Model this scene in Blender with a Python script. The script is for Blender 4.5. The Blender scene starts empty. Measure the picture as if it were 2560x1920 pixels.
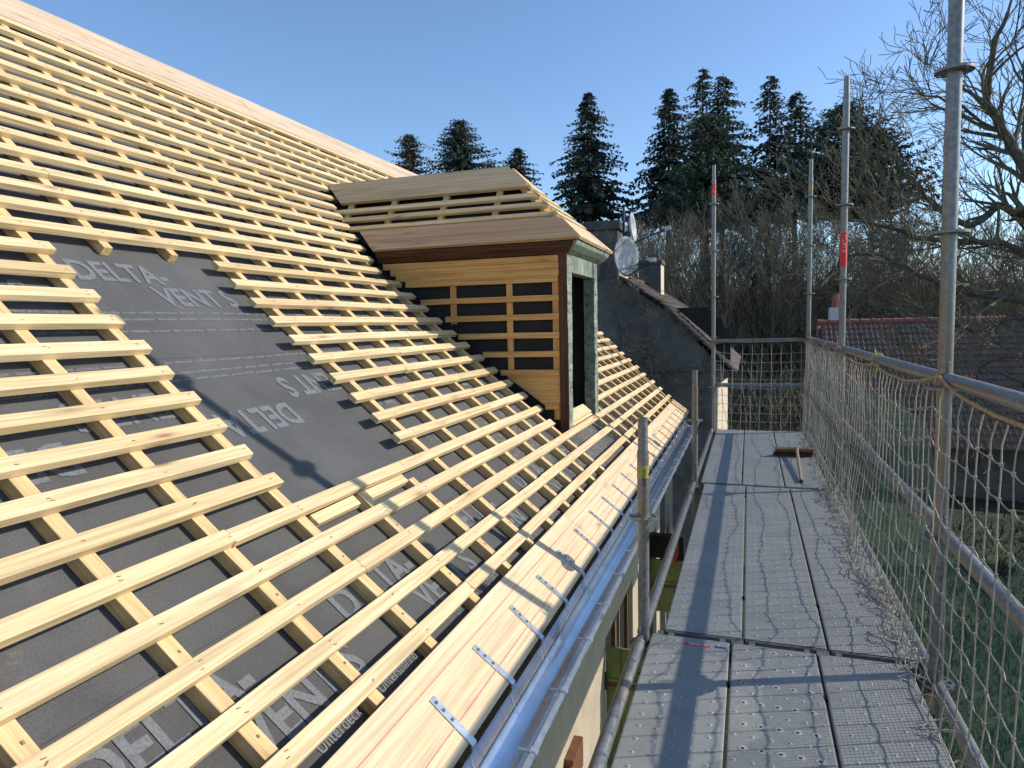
import bpy, bmesh, math, random
from mathutils import Vector, Matrix, noise
from math import sin, cos, pi, radians
random.seed(7)
scn = bpy.context.scene
# ---------------------------------------------------------------- camera
CAM = Vector((0.3402, 0.0, 1.3236))
RX = Vector((0.9444586, 0.3278888, -0.0220686))
DN = Vector((0.0073755, -0.0882849, -0.9960680))
FW = Vector((-0.3285478, 0.9405821, -0.0857998))
FPX = 1700.0
cd = bpy.data.cameras.new('camera'); cam = bpy.data.objects.new('camera', cd); scn.collection.objects.link(cam)
cd.sensor_width = 36.0; cd.lens = 36.0*FPX/2560; cd.clip_start = .05; cd.clip_end = 3000
m = Matrix((RX, -DN, -FW)).transposed().to_4x4(); m.translation = CAM; cam.matrix_world = m
scn.camera = cam
def at(px, py, Y):
    "world point seen at photo pixel (px,py) of the 2560x1920 picture, Y metres ahead"
    d = RX*((px-1280)/FPX) + DN*((py-960)/FPX) + FW
    return CAM + d*(Y/d.y)
# ---------------------------------------------------------------- sky, sun, exposure
SUN_AZ, SUN_EL = radians(21.6), radians(30.1)
S = Vector((cos(SUN_EL)*cos(SUN_AZ), cos(SUN_EL)*sin(SUN_AZ), sin(SUN_EL)))
w = bpy.data.worlds.new('World'); scn.world = w; w.use_nodes = True
wn = w.node_tree.nodes; bg = wn['Background']; sky = wn.new('ShaderNodeTexSky')
sky.sky_type = 'NISHITA'; sky.sun_disc = False; sky.sun_elevation = SUN_EL; sky.sun_rotation = pi/2-SUN_AZ
sky.air_density = 1.0; sky.dust_density = 0.35; sky.ozone_density = 4.5; sky.altitude = 100
w.node_tree.links.new(sky.outputs[0], bg.inputs[0]); bg.inputs[1].default_value = 0.096
sd = bpy.data.lights.new('sun', 'SUN'); sun = bpy.data.objects.new('sun', sd); scn.collection.objects.link(sun)
sd.energy = 2.25; sd.angle = radians(0.55); sd.color = (1.0, .93, .82)
sun.rotation_euler = S.to_track_quat('Z', 'Y').to_euler()
vs = scn.view_settings; vs.view_transform = 'Standard'; vs.look = 'None'; vs.exposure = 1.08; vs.gamma = 1
scn.cycles.max_bounces = 8; scn.cycles.transparent_max_bounces = 24; scn.cycles.use_denoising = True

# ---------------------------------------------------------------- materials
def nt(name):
    mt = bpy.data.materials.new(name); mt.use_nodes = True
    n = mt.node_tree.nodes; l = mt.node_tree.links; b = n['Principled BSDF']
    return mt, n, l, b
def mapping(n, l, scale, rnd=True):
    tc = n.new('ShaderNodeTexCoord'); mp = n.new('ShaderNodeMapping'); mp.inputs['Scale'].default_value = scale
    src = tc.outputs['Object']
    if rnd:
        oi = n.new('ShaderNodeObjectInfo'); ml = n.new('ShaderNodeMath'); ml.operation = 'MULTIPLY'; ml.inputs[1].default_value = 37.0
        l.new(oi.outputs['Random'], ml.inputs[0]); ad = n.new('ShaderNodeVectorMath'); ad.operation = 'ADD'
        l.new(src, ad.inputs[0]); l.new(ml.outputs[0], ad.inputs[1]); src = ad.outputs[0]
    l.new(src, mp.inputs[0]); return mp.outputs[0]
def noi(n, l, vec, scale=1, detail=5, rough=.55, dist=0):
    t = n.new('ShaderNodeTexNoise'); t.inputs['Scale'].default_value = scale; t.inputs['Detail'].default_value = detail
    t.inputs['Roughness'].default_value = rough; t.inputs['Distortion'].default_value = dist; l.new(vec, t.inputs['Vector']); return t.outputs['Fac']
def ramp(n, l, fac, stops):
    r = n.new('ShaderNodeValToRGB'); e = r.color_ramp.elements
    while len(e) < len(stops): e.new(.5)
    for i, (p, c) in enumerate(stops): e[i].position = p; e[i].color = (*c, 1) if len(c) == 3 else c
    l.new(fac, r.inputs[0]); return r.outputs[0]
def mix(n, l, fac, a, b, mode='MIX'):
    x = n.new('ShaderNodeMix'); x.data_type = 'RGBA'; x.blend_type = mode
    if isinstance(fac, (int, float)): x.inputs[0].default_value = fac
    else: l.new(fac, x.inputs[0])
    for k, v in ((6, a), (7, b)):
        if isinstance(v, tuple): x.inputs[k].default_value = (*v, 1)
        else: l.new(v, x.inputs[k])
    return x.outputs[2]
def bump(n, l, b, h, strength=.3, dist=.002):
    u = n.new('ShaderNodeBump'); u.inputs['Strength'].default_value = strength; u.inputs['Distance'].default_value = dist
    l.new(h, u.inputs['Height']); l.new(u.outputs[0], b.inputs['Normal'])
def wood(name, c1, c2, dark, knots=1.0, rough=.72, tint=None, tintc=None, gs=1.0):
    "timber, grain along local X"
    mt, n, l, b = nt(name)
    v = mapping(n, l, (.7*gs, 24*gs, 24*gs))
    g1 = noi(n, l, v, 2.2, 6, .62, .9)
    v2 = mapping(n, l, (2.6, 95, 95)); g2 = noi(n, l, v2, 1, 3, .6)
    col = ramp(n, l, g1, [(.30, dark), (.46, c1), (.64, c2)])
    f = ramp(n, l, g2, [(.34, (.74,)*3), (.58, (1.05,)*3)])
    col = mix(n, l, 1, col, f, 'MULTIPLY')
    oi = n.new('ShaderNodeObjectInfo')
    tn = ramp(n, l, oi.outputs['Random'], [(0, (.88, .82, .72)), (.25, (1.0, .95, .90)), (.5, (1, .99, .98)), (.75, (.97, .90, .83)), (1, (1.06, 1.04, 1.04))])
    col = mix(n, l, 1, col, tn, 'MULTIPLY')
    if knots:
        vv = mapping(n, l, (1.3, 5.2, 5.2)); vo = n.new('ShaderNodeTexVoronoi'); vo.inputs['Scale'].default_value = 2.3; l.new(vv, vo.inputs[0])
        km = ramp(n, l, vo.outputs['Distance'], [(.05, (.95*knots,)*3), (.11, (.42*knots,)*3), (.20, (.10*knots,)*3), (.34, (0, 0, 0))])
        col = mix(n, l, km, col, (.26, .13, .05))
    if tint:
        tm = ramp(n, l, noi(n, l, mapping(n, l, (.7, 3, 3)), 1.3, 3), [(.45, (0, 0, 0)), (.65, (tint,)*3)])
        col = mix(n, l, tm, col, tintc)
    l.new(col, b.inputs['Base Color']); b.inputs['Roughness'].default_value = rough
    bump(n, l, b, g2, .35, .0015); return mt
M = {}
M['batten'] = wood('pale_pine', (.69, .535, .295), (.76, .62, .375), (.61, .445, .23), .9)
M['counter'] = wood('yellow_pine', (.68, .49, .235), (.74, .56, .30), (.60, .41, .18), .7)
M['board'] = wood('larch_board', (.70, .545, .325), (.75, .61, .40), (.63, .465, .265), .8, tint=.25, tintc=(.67, .48, .30), gs=.5)
M['board_red'] = wood('pinkish_board', (.50, .345, .185), (.58, .425, .25), (.40, .25, .13), .9, tint=.45, tintc=(.46, .26, .15), gs=.5)
M['ridge'] = wood('ridge_board', (.60, .47, .33), (.68, .56, .42), (.46, .34, .22), .7, tint=.3, tintc=(.5, .36, .26), gs=.5)
M['dormer_top'] = wood('weathered_dormer_board', (.54, .42, .235), (.62, .50, .31), (.44, .32, .17), .8, tint=.4, tintc=(.42, .27, .17), gs=.5)
M['cladding'] = wood('orange_pine', (.69, .385, .12), (.76, .46, .16), (.57, .285, .075), .7, gs=.6)
M['oldbeam'] = wood('stained_old_oak', (.070, .028, .013), (.15, .055, .022), (.012, .007, .005), .3, gs=.6, rough=.8)
M['endgrain'] = wood('sawn_end', (.42, .30, .16), (.5, .37, .2), (.3, .2, .1), 0, rough=.9)
M['broomwood'] = wood('worn_broom_wood', (.20, .11, .06), (.27, .16, .09), (.11, .06, .03), 0)
def plain(name, col, rough=.6, metal=0, nscale=20, var=.25, bmp=.2, bdist=.003, spec=None, dark=None):
    mt, n, l, b = nt(name); v = mapping(n, l, (1, 1, 1)); g = noi(n, l, v, nscale, 6, .6)
    d = dark or tuple(c*(1-var) for c in col); u = tuple(min(1, c*(1+var*.6)) for c in col)
    l.new(ramp(n, l, g, [(.3, d), (.68, u)]), b.inputs['Base Color'])
    b.inputs['Roughness'].default_value = rough; b.inputs['Metallic'].default_value = metal
    if spec is not None: b.inputs['Specular IOR Level'].default_value = spec
    if bmp: bump(n, l, b, g, bmp, bdist)
    return mt
M['soot'] = plain('sooty_black_tile', (.036, .032, .028), .95, 0, 4, .5, .4, .02)
M['staple'] = plain('dark_nail', (.27, .19, .11), .6, .3, bmp=0)
M['red_line'] = plain('red_chalk_line', (.80, .34, .24), .9, 0, 60, .25, 0)
M['strap'] = plain('galvanised_strap', (.56, .60, .64), .38, .8, 45, .25, .1, .0006)
M['zinc'] = plain('bright_zinc_sheet', (.66, .69, .73), .22, .95, 9, .14, .25, .003)
M['bead'] = plain('zinc_bead', (.55, .60, .66), .32, .85, 25, .2, .1, .001)
def galv():
    mt, n, l, b = nt('galvanised_tube'); v = mapping(n, l, (1, 1, 1))
    g = noi(n, l, v, 55, 5, .65); g2 = noi(n, l, mapping(n, l, (6, 6, 1.5)), 2.2, 5, .6)
    c = ramp(n, l, g, [(.3, (.15, .15, .145)), (.7, (.29, .30, .30))])
    r = ramp(n, l, g2, [(.50, (0, 0, 0)), (.66, (.55,)*3)]); c = mix(n, l, r, c, (.24, .18, .10))
    l.new(c, b.inputs['Base Color']); b.inputs['Metallic'].default_value = .55; b.inputs['Roughness'].default_value = .42; bump(n, l, b, g, .12, .001); return mt
M['galv'] = galv()
M['galv_dark'] = plain('dull_steel', (.16, .17, .17), .55, .5, 30, .35, .15, .001)
M['steel_end'] = plain('worn_steel_end', (.17, .165, .15), .6, .2, 30, .3, .1, .001)
M['handle'] = plain('grey_broom_handle', (.33, .24, .17), .8, 0, 14, .3, .1)
M['barwood'] = plain('old_pale_bar', (.34, .24, .17), .9, 0, 14, .3, .1)
M['red'] = plain('red_sticker', (.72, .035, .03), .5, 0, 30, .12, 0)
M['yellow'] = plain('yellow_sticker', (.40, .33, .08), .5, 0, 30, .35, 0)
M['black'] = plain('black_print', (.02, .02, .02), .6, 0, 30, .1, 0)
M['white'] = plain('white_print', (.75, .75, .75), .6, 0, 30, .1, 0)
M['blue'] = plain('blue_sticker', (.03, .05, .25), .5, 0, 30, .1, 0)
M['letter'] = plain('grey_print', (.160, .166, .174), .75, 0, 140, .35, .1, .001)
M['letter2'] = plain('pale_small_print', (.21, .215, .22), .8, 0, 200, .4, 0)
M['rope'] = plain('beige_net_cord', (.40, .36, .30), .85, 0, 90, .3, .3, .002)
M['rope_tan'] = plain('tan_head_rope', (.42, .28, .12), .85, 0, 90, .3, .3, .002)
M['twine'] = plain('yellow_twine', (.70, .55, .04), .7, 0, 60, .2, 0)
M['render'] = plain('cream_render', (.62, .52, .38), .95, 0, 7, .14, .6, .006)
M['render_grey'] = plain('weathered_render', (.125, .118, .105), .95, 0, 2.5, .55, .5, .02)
M['stone'] = plain('dark_block_masonry', (.11, .104, .095), .95, 0, 3, .5, .5, .02)
M['dark'] = plain('dark_void', (.012, .012, .012), .95, 0, 5, .2, 0)
M['rust'] = plain('rusty_iron', (.17, .065, .03), .85, .2, 30, .5, .4, .003)
M['brownbox'] = plain('rust_brown_lintel', (.21, .09, .045), .85, 0, 12, .3, .3, .003)
M['bristle'] = plain('brown_bristle', (.12, .065, .035), .95, 0, 150, .5, .8, .006)
M['dish'] = plain('weathered_dish', (.52, .52, .51), .55, .1, 9, .16, .1, .002)
M['dish_dark'] = plain('dish_arm_metal', (.06, .065, .08), .5, .4, 10, .2, 0)
M['bark'] = plain('grey_bark', (.11, .095, .078), .95, 0, 12, .5, .6, .02)
M['bark2'] = plain('olive_bark', (.17, .145, .09), .95, 0, 6, .55, .4, .02)
M['bark3'] = plain('brown_thicket_bark', (.18, .145, .105), .95, 0, 6, .5, 0)
M['vine'] = plain('vine_stem', (.24, .20, .13), .95, 0, 6, .5, 0)
M['leafdry'] = plain('dry_ivy_leaf', (.17, .18, .08), .8, 0, 6, .6, 0)
def foliage(name, a, b_, c):
    mt, n, l, b = nt(name); v = mapping(n, l, (1, 1, 1)); g = noi(n, l, v, .8, 5, .7)
    l.new(ramp(n, l, g, [(.3, a), (.5, b_), (.72, c)]), b.inputs['Base Color']); b.inputs['Roughness'].default_value = .7
    b.inputs['Specular IOR Level'].default_value = .25; return mt
M['spruce'] = foliage('spruce_needles', (.022, .036, .030), (.044, .066, .046), (.085, .100, .058))
M['spruce_brown'] = foliage('dry_spruce_needles', (.030, .034, .024), (.055, .052, .032), (.09, .075, .04))
M['pine'] = foliage('pine_needles', (.026, .048, .030), (.046, .078, .046), (.08, .105, .055))
def greenpaint():
    mt, n, l, b = nt('flaking_green_paint'); v = mapping(n, l, (4, 4, 1.0)); g = noi(n, l, v, 6, 7, .7, .6)
    g2 = noi(n, l, mapping(n, l, (14, 14, 1.2)), 4, 4, .7)
    c = ramp(n, l, g, [(.28, (.045, .05, .035)), (.42, (.14, .175, .13)), (.56, (.25, .30, .235)), (.75, (.38, .40, .34))])
    c = mix(n, l, 1, c, ramp(n, l, g2, [(.3, (.55,)*3), (.6, (1.05,)*3)]), 'MULTIPLY')
    l.new(c, b.inputs['Base Color']); b.inputs['Roughness'].default_value = .85; bump(n, l, b, g2, .7, .006); return mt
M['green'] = greenpaint()
M['shutter'] = plain('olive_green_shutter', (.165, .20, .06), .75, 0, 9, .3, .3, .003)
def deckmat(big):
    "perforated galvanised deck: raised holes drawn from object coordinates (X across, Y along)"
    mt, n, l, b = nt('steel_deck_large_holes' if big else 'steel_deck_small_holes')
    tc = n.new('ShaderNodeTexCoord'); sp = n.new('ShaderNodeSeparateXYZ'); l.new(tc.outputs['Object'], sp.inputs[0])
    def mth(op, a, b2=None, c=None):
        k = n.new('ShaderNodeMath'); k.operation = op
        for i, v in enumerate((a, b2, c)):
            if v is None: continue
            if isinstance(v, (int, float)): k.inputs[i].default_value = v
            else: l.new(v, k.inputs[i])
        return k.outputs[0]
    def holes(px, py, ox, oy, r):
        fx = mth('SUBTRACT', mth('FRACT', mth('DIVIDE', mth('ADD', sp.outputs[0], ox), px)), .5)
        fy = mth('SUBTRACT', mth('FRACT', mth('DIVIDE', mth('ADD', sp.outputs[1], oy), py)), .5)
        dx = mth('MULTIPLY', fx, px); dy = mth('MULTIPLY', fy, py)
        return mth('SQRT', mth('ADD', mth('MULTIPLY', dx, dx), mth('MULTIPLY', dy, dy))), r
    def edge():
        a = mth('ABSOLUTE', sp.outputs[0]); return mth('LESS_THAN', a, .148)
    sets = [holes(.0555, .134, .0275, .0, .0095), holes(.0555, .134, .0, .067, .0055)] if big else [holes(.0555, .0725, .0275, .0, .0055)]
    hsum = None; hole = None
    for d, r in sets:
        h = mth('MULTIPLY', mth('SMOOTH_MIN', mth('MAXIMUM', mth('SUBTRACT', 1.0, mth('DIVIDE', d, r*1.9)), 0.0), 1.0, .1), 1.0)
        o = mth('LESS_THAN', d, r*.62)
        hsum = h if hsum is None else mth('ADD', hsum, h); hole = o if hole is None else mth('MAXIMUM', hole, o)
    hole = mth('MULTIPLY', hole, edge()); hsum = mth('MULTIPLY', hsum, edge())
    v = mapping(n, l, (1, 1, 1)); g = noi(n, l, v, 120, 3, .6); g2 = noi(n, l, v, 5, 6, .65)
    c = ramp(n, l, g, [(.3, (.225, .228, .212)), (.7, (.305, .307, .285))])
    c = mix(n, l, 1, c, ramp(n, l, g2, [(.3, (.80, .80, .80)), (.7, (1.08, 1.08, 1.08))]), 'MULTIPLY')
    st = ramp(n, l, noi(n, l, v, 1.7, 8, .75), [(.56, (0, 0, 0)), (.72, (.35,)*3)]); c = mix(n, l, st, c, (.33, .31, .27))
    rg_ = ramp(n, l, hsum, [(.18, (0, 0, 0)), (.42, (.7,)*3)]); c = mix(n, l, rg_, c, (.46, .46, .44)); c = mix(n, l, hole, c, (.015, .016, .018))
    l.new(c, b.inputs['Base Color']); b.inputs['Metallic'].default_value = .0; b.inputs['Roughness'].default_value = .6
    bump(n, l, b, hsum, .9, .0035); return mt
M['deck'] = deckmat(False); M['deck_big'] = deckmat(True)
def membrane_mat():
    mt, n, l, b = nt('grey_roof_membrane'); tc = n.new('ShaderNodeTexCoord'); v = tc.outputs['Object']
    g = noi(n, l, v, 260, 2, .6); g2 = noi(n, l, v, 3.2, 6, .6, .4)
    c = ramp(n, l, g, [(.3, (.076, .075, .073)), (.7, (.112, .110, .106))])
    c = mix(n, l, 1, c, ramp(n, l, g2, [(.3, (.82,)*3), (.7, (1.15,)*3)]), 'MULTIPLY')
    sp = n.new('ShaderNodeSeparateXYZ'); l.new(v, sp.inputs[0])
    mr = n.new('ShaderNodeMapRange'); mr.inputs[1].default_value = 1.9; mr.inputs[2].default_value = 3.6; l.new(sp.outputs[1], mr.inputs[0])
    mz = n.new('ShaderNodeMapRange'); mz.inputs[1].default_value = 1.35; mz.inputs[2].default_value = .75; l.new(sp.outputs[2], mz.inputs[0])
    ma = n.new('ShaderNodeMath'); ma.operation = 'MULTIPLY'; l.new(mr.outputs[0], ma.inputs[0]); l.new(mz.outputs[0], ma.inputs[1])
    mb = n.new('ShaderNodeMath'); mb.operation = 'MULTIPLY_ADD'; l.new(ma.outputs[0], mb.inputs[0]); mb.inputs[1].default_value = .25; mb.inputs[2].default_value = 0
    blot = noi(n, l, v, 3.6, 3, .5, .3); sc_ = noi(n, l, v, 55, 5, .8, .6)
    su = n.new('ShaderNodeMath'); su.operation = 'ADD'; l.new(blot, su.inputs[0]); l.new(mb.outputs[0], su.inputs[1])
    dm = ramp(n, l, su.outputs[0], [(.69, (0, 0, 0)), (.84, (1, 1, 1))]); sm = ramp(n, l, sc_, [(.50, (0, 0, 0)), (.62, (.75,)*3)])
    dd = mix(n, l, 1, dm, sm, 'MULTIPLY'); c = mix(n, l, dd, c, (.38, .31, .21))
    l.new(c, b.inputs['Base Color']); b.inputs['Roughness'].default_value = .82; b.inputs['Specular IOR Level'].default_value = .3
    bump(n, l, b, g2, .25, .02); return mt
M['membrane'] = membrane_mat()
M['felt'] = plain('dark_cheek_felt', (.022, .021, .021), .9, 0, 9, .35, .2)
def debris_mat():
    mt, n, l, b = nt('green_debris_mesh'); tc = n.new('ShaderNodeTexCoord'); sp = n.new('ShaderNodeSeparateXYZ'); l.new(tc.outputs['Object'], sp.inputs[0])
    def line(o, per, wd):
        a = n.new('ShaderNodeMath'); a.operation = 'DIVIDE'; l.new(o, a.inputs[0]); a.inputs[1].default_value = per
        f = n.new('ShaderNodeMath'); f.operation = 'FRACT'; l.new(a.outputs[0], f.inputs[0])
        t = n.new('ShaderNodeMath'); t.operation = 'LESS_THAN'; l.new(f.outputs[0], t.inputs[0]); t.inputs[1].default_value = wd; return t.outputs[0]
    mx = n.new('ShaderNodeMath'); mx.operation = 'MAXIMUM'; l.new(line(sp.outputs[1], .016, .15), mx.inputs[0]); l.new(line(sp.outputs[2], .008, .17), mx.inputs[1])
    tr = n.new('ShaderNodeBsdfTransparent'); ms = n.new('ShaderNodeMixShader'); out = n['Material Output']
    b.inputs['Base Color'].default_value = (.10, .33, .25, 1); b.inputs['Roughness'].default_value = .6
    l.new(mx.outputs[0], ms.inputs[0]); l.new(tr.outputs[0], ms.inputs[1]); l.new(b.outputs[0], ms.inputs[2]); l.new(ms.outputs[0], out.inputs[0]); return mt
M['debris'] = debris_mat()
def tiles(name, c1, c2, c3, su, sv, mossc):
    "UV tiles: u across (tile count), v down (course count)"
    mt, n, l, b = nt(name); uv = n.new('ShaderNodeUVMap'); sp = n.new('ShaderNodeSeparateXYZ'); l.new(uv.outputs[0], sp.inputs[0])
    fl = n.new('ShaderNodeVectorMath'); fl.operation = 'FLOOR'; l.new(uv.outputs[0], fl.inputs[0])
    wnz = n.new('ShaderNodeTexWhiteNoise'); wnz.noise_dimensions = '2D'; l.new(fl.outputs[0], wnz.inputs['Vector'])
    tc = n.new('ShaderNodeTexCoord'); g = noi(n, l, tc.outputs['Object'], 1.1, 5, .65)
    c = ramp(n, l, wnz.outputs['Value'], [(0, c1), (.5, c2), (1, c3)])
    c = mix(n, l, ramp(n, l, g, [(.38, (1, 1, 1)), (.62, (.1,)*3)]), c, mossc)
    l.new(c, b.inputs['Base Color']); b.inputs['Roughness'].default_value = .85; return mt
M['tile_red'] = tiles('old_red_tile', (.17, .11, .08), (.23, .13, .09), (.34, .14, .09), 1, 1, (.14, .12, .09))
M['tile_brown'] = tiles('brown_plain_tile', (.10, .07, .055), (.13, .095, .075), (.17, .12, .09), 1, 1, (.075, .068, .058))
M['tile_bright'] = plain('new_red_tile', (.28, .10, .075), .8, 0, 6, .3, .2, .01)
def grass():
    mt, n, l, b = nt('rough_grass'); tc = n.new('ShaderNodeTexCoord'); v = tc.outputs['Object']
    a = noi(n, l, v, .9, 7, .7); c2 = noi(n, l, v, 14, 6, .75)
    c = ramp(n, l, c2, [(.3, (.006, .010, .004)), (.5, (.030, .055, .012)), (.7, (.085, .13, .025))])
    c = mix(n, l, ramp(n, l, a, [(.42, (0, 0, 0)), (.55, (.85,)*3)]), c, (.014, .016, .009)); l.new(c, b.inputs['Base Color'])  # dark blotches: shadow patches on the lawn painted into the colour
    b.inputs['Roughness'].default_value = .9; bump(n, l, b, c2, .8, .08); return mt
M['grass'] = grass()

# ---------------------------------------------------------------- object helpers
MW = {}
def link(o): scn.collection.objects.link(o)
def place(o, mat, parent=None):
    MW[o.name] = mat.copy()
    if parent: o.parent = parent; o.matrix_basis = MW[parent.name].inverted() @ mat
    else: o.matrix_basis = mat
def tag(o, label=None, cat=None, group=None, kind=None):
    for k, v in (('label', label), ('category', cat), ('group', group), ('kind', kind)):
        if v: o[k] = v
    return o
def empty(name, loc, label, cat, group=None):
    o = bpy.data.objects.new(name, None); link(o); o.empty_display_size = .2; place(o, Matrix.Translation(Vector(loc)))
    return tag(o, label, cat, group)
class MB:
    "collects world-space geometry; build() links it as one mesh"
    def __init__(s): s.v = []; s.f = []; s.mi = []; s.uv = {}
    def add(s, vs_, fs, mi=0, uvs=None):
        b = len(s.v); s.v += [Vector(v) for v in vs_]
        for k, f in enumerate(fs):
            s.f.append([b+i for i in f]); s.mi.append(mi)
            if uvs: s.uv[len(s.f)-1] = uvs[k]
    def box(s, c, ax, ay, az, mi=0):
        "c centre, ax ay az half vectors"
        c = Vector(c); P = [c+i*ax+j*ay+k*az for i in (-1, 1) for j in (-1, 1) for k in (-1, 1)]
        s.add(P, [(0, 1, 3, 2), (4, 6, 7, 5), (0, 4, 5, 1), (2, 3, 7, 6), (0, 2, 6, 4), (1, 5, 7, 3)], mi)
    def abox(s, x0, x1, y0, y1, z0, z1, mi=0):
        s.box(((x0+x1)/2, (y0+y1)/2, (z0+z1)/2), Vector(((x1-x0)/2, 0, 0)), Vector((0, (y1-y0)/2, 0)), Vector((0, 0, (z1-z0)/2)), mi)
    def tube(s, pts, r, n=8, mi=0, cap=True):
        pts = [Vector(p) for p in pts]; rs = r if isinstance(r, (list, tuple)) else [r]*len(pts); b = len(s.v); prev = None
        for i, p in enumerate(pts):
            d = (pts[min(i+1, len(pts)-1)]-pts[max(i-1, 0)])
            if d.length < 1e-9: d = Vector((0, 0, 1))
            d.normalize()
            if prev is None:
                a = d.cross(Vector((0, 0, 1)));  a = d.cross(Vector((1, 0, 0))) if a.length < .1 else a
            else: a = prev - d*prev.dot(d); a = d.cross(Vector((1, 0, 0))) if a.length < 1e-6 else a
            a.normalize(); prev = a; q = d.cross(a)
            for k in range(n):
                t = 2*pi*k/n; s.v.append(p + (a*cos(t)+q*sin(t))*rs[i])
        for i in range(len(pts)-1):
            for k in range(n):
                k2 = (k+1) % n; s.f.append([b+i*n+k, b+i*n+k2, b+(i+1)*n+k2, b+(i+1)*n+k]); s.mi.append(mi)
        if cap and n > 2:
            s.f.append([b+k for k in range(n)][::-1]); s.mi.append(mi)
            s.f.append([b+(len(pts)-1)*n+k for k in range(n)]); s.mi.append(mi)
    def build(s, name, mats, parent=None, frame=None, smooth=False, bevel=0, angle=40):
        frame = frame or Matrix.Identity(4); inv = frame.inverted()
        me = bpy.data.meshes.new(name); me.from_pydata([inv @ v for v in s.v], [], s.f)
        mats = mats if isinstance(mats, (list, tuple)) else [mats]
        for mt in mats: me.materials.append(mt)
        if len(mats) > 1: me.polygons.foreach_set('material_index', s.mi)
        if s.uv:
            ul = me.uv_layers.new(name='UVMap')
            for fi, uvs in s.uv.items():
                for li, c in zip(me.polygons[fi].loop_indices, uvs): ul.data[li].uv = c
        if smooth: me.polygons.foreach_set('use_smooth', [True]*len(me.polygons))
        me.update()
        if smooth and angle < 180: me.set_sharp_from_angle(angle=radians(angle))
        o = bpy.data.objects.new(name, me); link(o); place(o, frame, parent)
        if bevel:
            bv = o.modifiers.new('bevel', 'BEVEL'); bv.width = bevel; bv.segments = 1; bv.limit_method = 'ANGLE'
        return o
def frame_of(c, x, z):
    x = Vector(x).normalized(); z = Vector(z); y = z.cross(x).normalized(); z = x.cross(y)
    f = Matrix((x, y, z)).transposed().to_4x4(); f.translation = Vector(c); return f
def beam(name, p0, p1, up, wd, th, mat, parent=None, seg=.22, jit=.0012, bevel=.0012, nails=None, mb_only=False, ends=(0, 0)):
    """timber from p0 to p1; the line is the middle of its underside; up = thickness direction.
    ends: skew of each end (metres along the length at +width side)"""
    p0, p1, up = Vector(p0), Vector(p1), Vector(up).normalized(); d = (p1-p0); L = d.length; d.normalize(); sd_ = up.cross(d).normalized(); up = d.cross(sd_)
    n = max(1, int(L/seg)); mb = MB(); V = []; ph = random.random()*50
    for i in range(n+1):
        t = L*i/n
        wob = sd_*(noise.noise(Vector((t*.9, ph, 0)))*jit*2.5) + up*(abs(noise.noise(Vector((t*.9, ph, 9))))*jit*1.5)
        for (a, b) in ((-1, 0), (1, 0), (1, 1), (-1, 1)):
            j = Vector((random.uniform(-1, 1), random.uniform(-1, 1), random.uniform(-1, 1)))*jit
            sk = (ends[0] if i == 0 else ends[1] if i == n else 0)*a*.5
            V.append(p0 + d*(t+sk) + sd_*(a*wd/2) + up*(b*th) + wob + j)
    F = []
    for i in range(n):
        for k in range(4): F.append((4*i+k, 4*i+(k+1) % 4, 4*i+4+(k+1) % 4, 4*i+4+k))
    F.append((0, 3, 2, 1)); F.append((4*n, 4*n+1, 4*n+2, 4*n+3)); mb.add(V, F)
    if nails:
        for (t, s_) in nails:
            c = p0 + d*t + sd_*s_ + up*(th+.0022); a = random.uniform(-.6, .6)
            u = (d*cos(a)+sd_*sin(a))
            mb.box(c, u*.0050, u.cross(up)*.0011, up*.0009, 1)
    fr = frame_of((p0+p1)/2, d, up)
    return mb.build(name, [mat, M['staple']], parent, fr, bevel=bevel)
def lettering(name, body, size, mapf, mat, parent, bold=.0, align='LEFT', sx=1.0):
    cu = bpy.data.curves.new('t', 'FONT'); cu.body = body; cu.size = 1.0; cu.align_x = align; cu.offset = bold; cu.resolution_u = 3
    ob = bpy.data.objects.new('t', cu); link(ob); dg = bpy.context.evaluated_depsgraph_get()
    me = bpy.data.meshes.new_from_object(ob.evaluated_get(dg)); bpy.data.objects.remove(ob)
    mb = MB(); mb.add([mapf(v.co.x*size*sx, v.co.y*size) for v in me.vertices], [tuple(p.vertices) for p in me.polygons])
    bpy.data.meshes.remove(me)
    return mb.build(name, mat, parent, MW[parent.name])

# ---------------------------------------------------------------- roof surface
TH, KA, KB, S0, X0, Z0 = .68001461, -.00456605, 1.0732680e-05, .1306722, -.97759133, .7840752
def ang(n): return TH + KA*n + KB*n*n
_pr = {}
def _prof():
    st = .05; x, z = X0, Z0; _pr[0] = (x, z); k = 0
    while k < 200: a = ang((k+.5)*st); x += st*S0*cos(a); z -= st*S0*sin(a); k += 1; _pr[k] = (x, z)
    x, z = X0, Z0; k = 0
    while k > -640: a = ang((k-.5)*st); x -= st*S0*cos(a); z += st*S0*sin(a); k -= 1; _pr[k] = (x, z)
_prof()
def rp(n, Y, h=0.0):
    "roof point: n = batten pitches below the reference row, h above the counter battens' top"
    k = n/.05; i = math.floor(k); f = k-i; a, b = _pr[i], _pr[i+1]; an = ang(n)
    return Vector((a[0]*(1-f)+b[0]*f + h*sin(an), Y, a[1]*(1-f)+b[1]*f + h*cos(an)))
def rn(n): a = ang(n); return Vector((sin(a), 0, cos(a)))
def rt(n): a = ang(n); return Vector((cos(a), 0, -sin(a)))
YB = -1.6                                   # roof starts behind the camera
def yv(n): return 8.395 - .0645*n           # skewed verge
CH, BH, BW = .035, .025, .045
WALLX = -.64; GZ = -3.2

house = empty('house', (-3.5, 4, GZ), 'house being reroofed, bare battens over grey membrane beside the scaffold', 'house')
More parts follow.
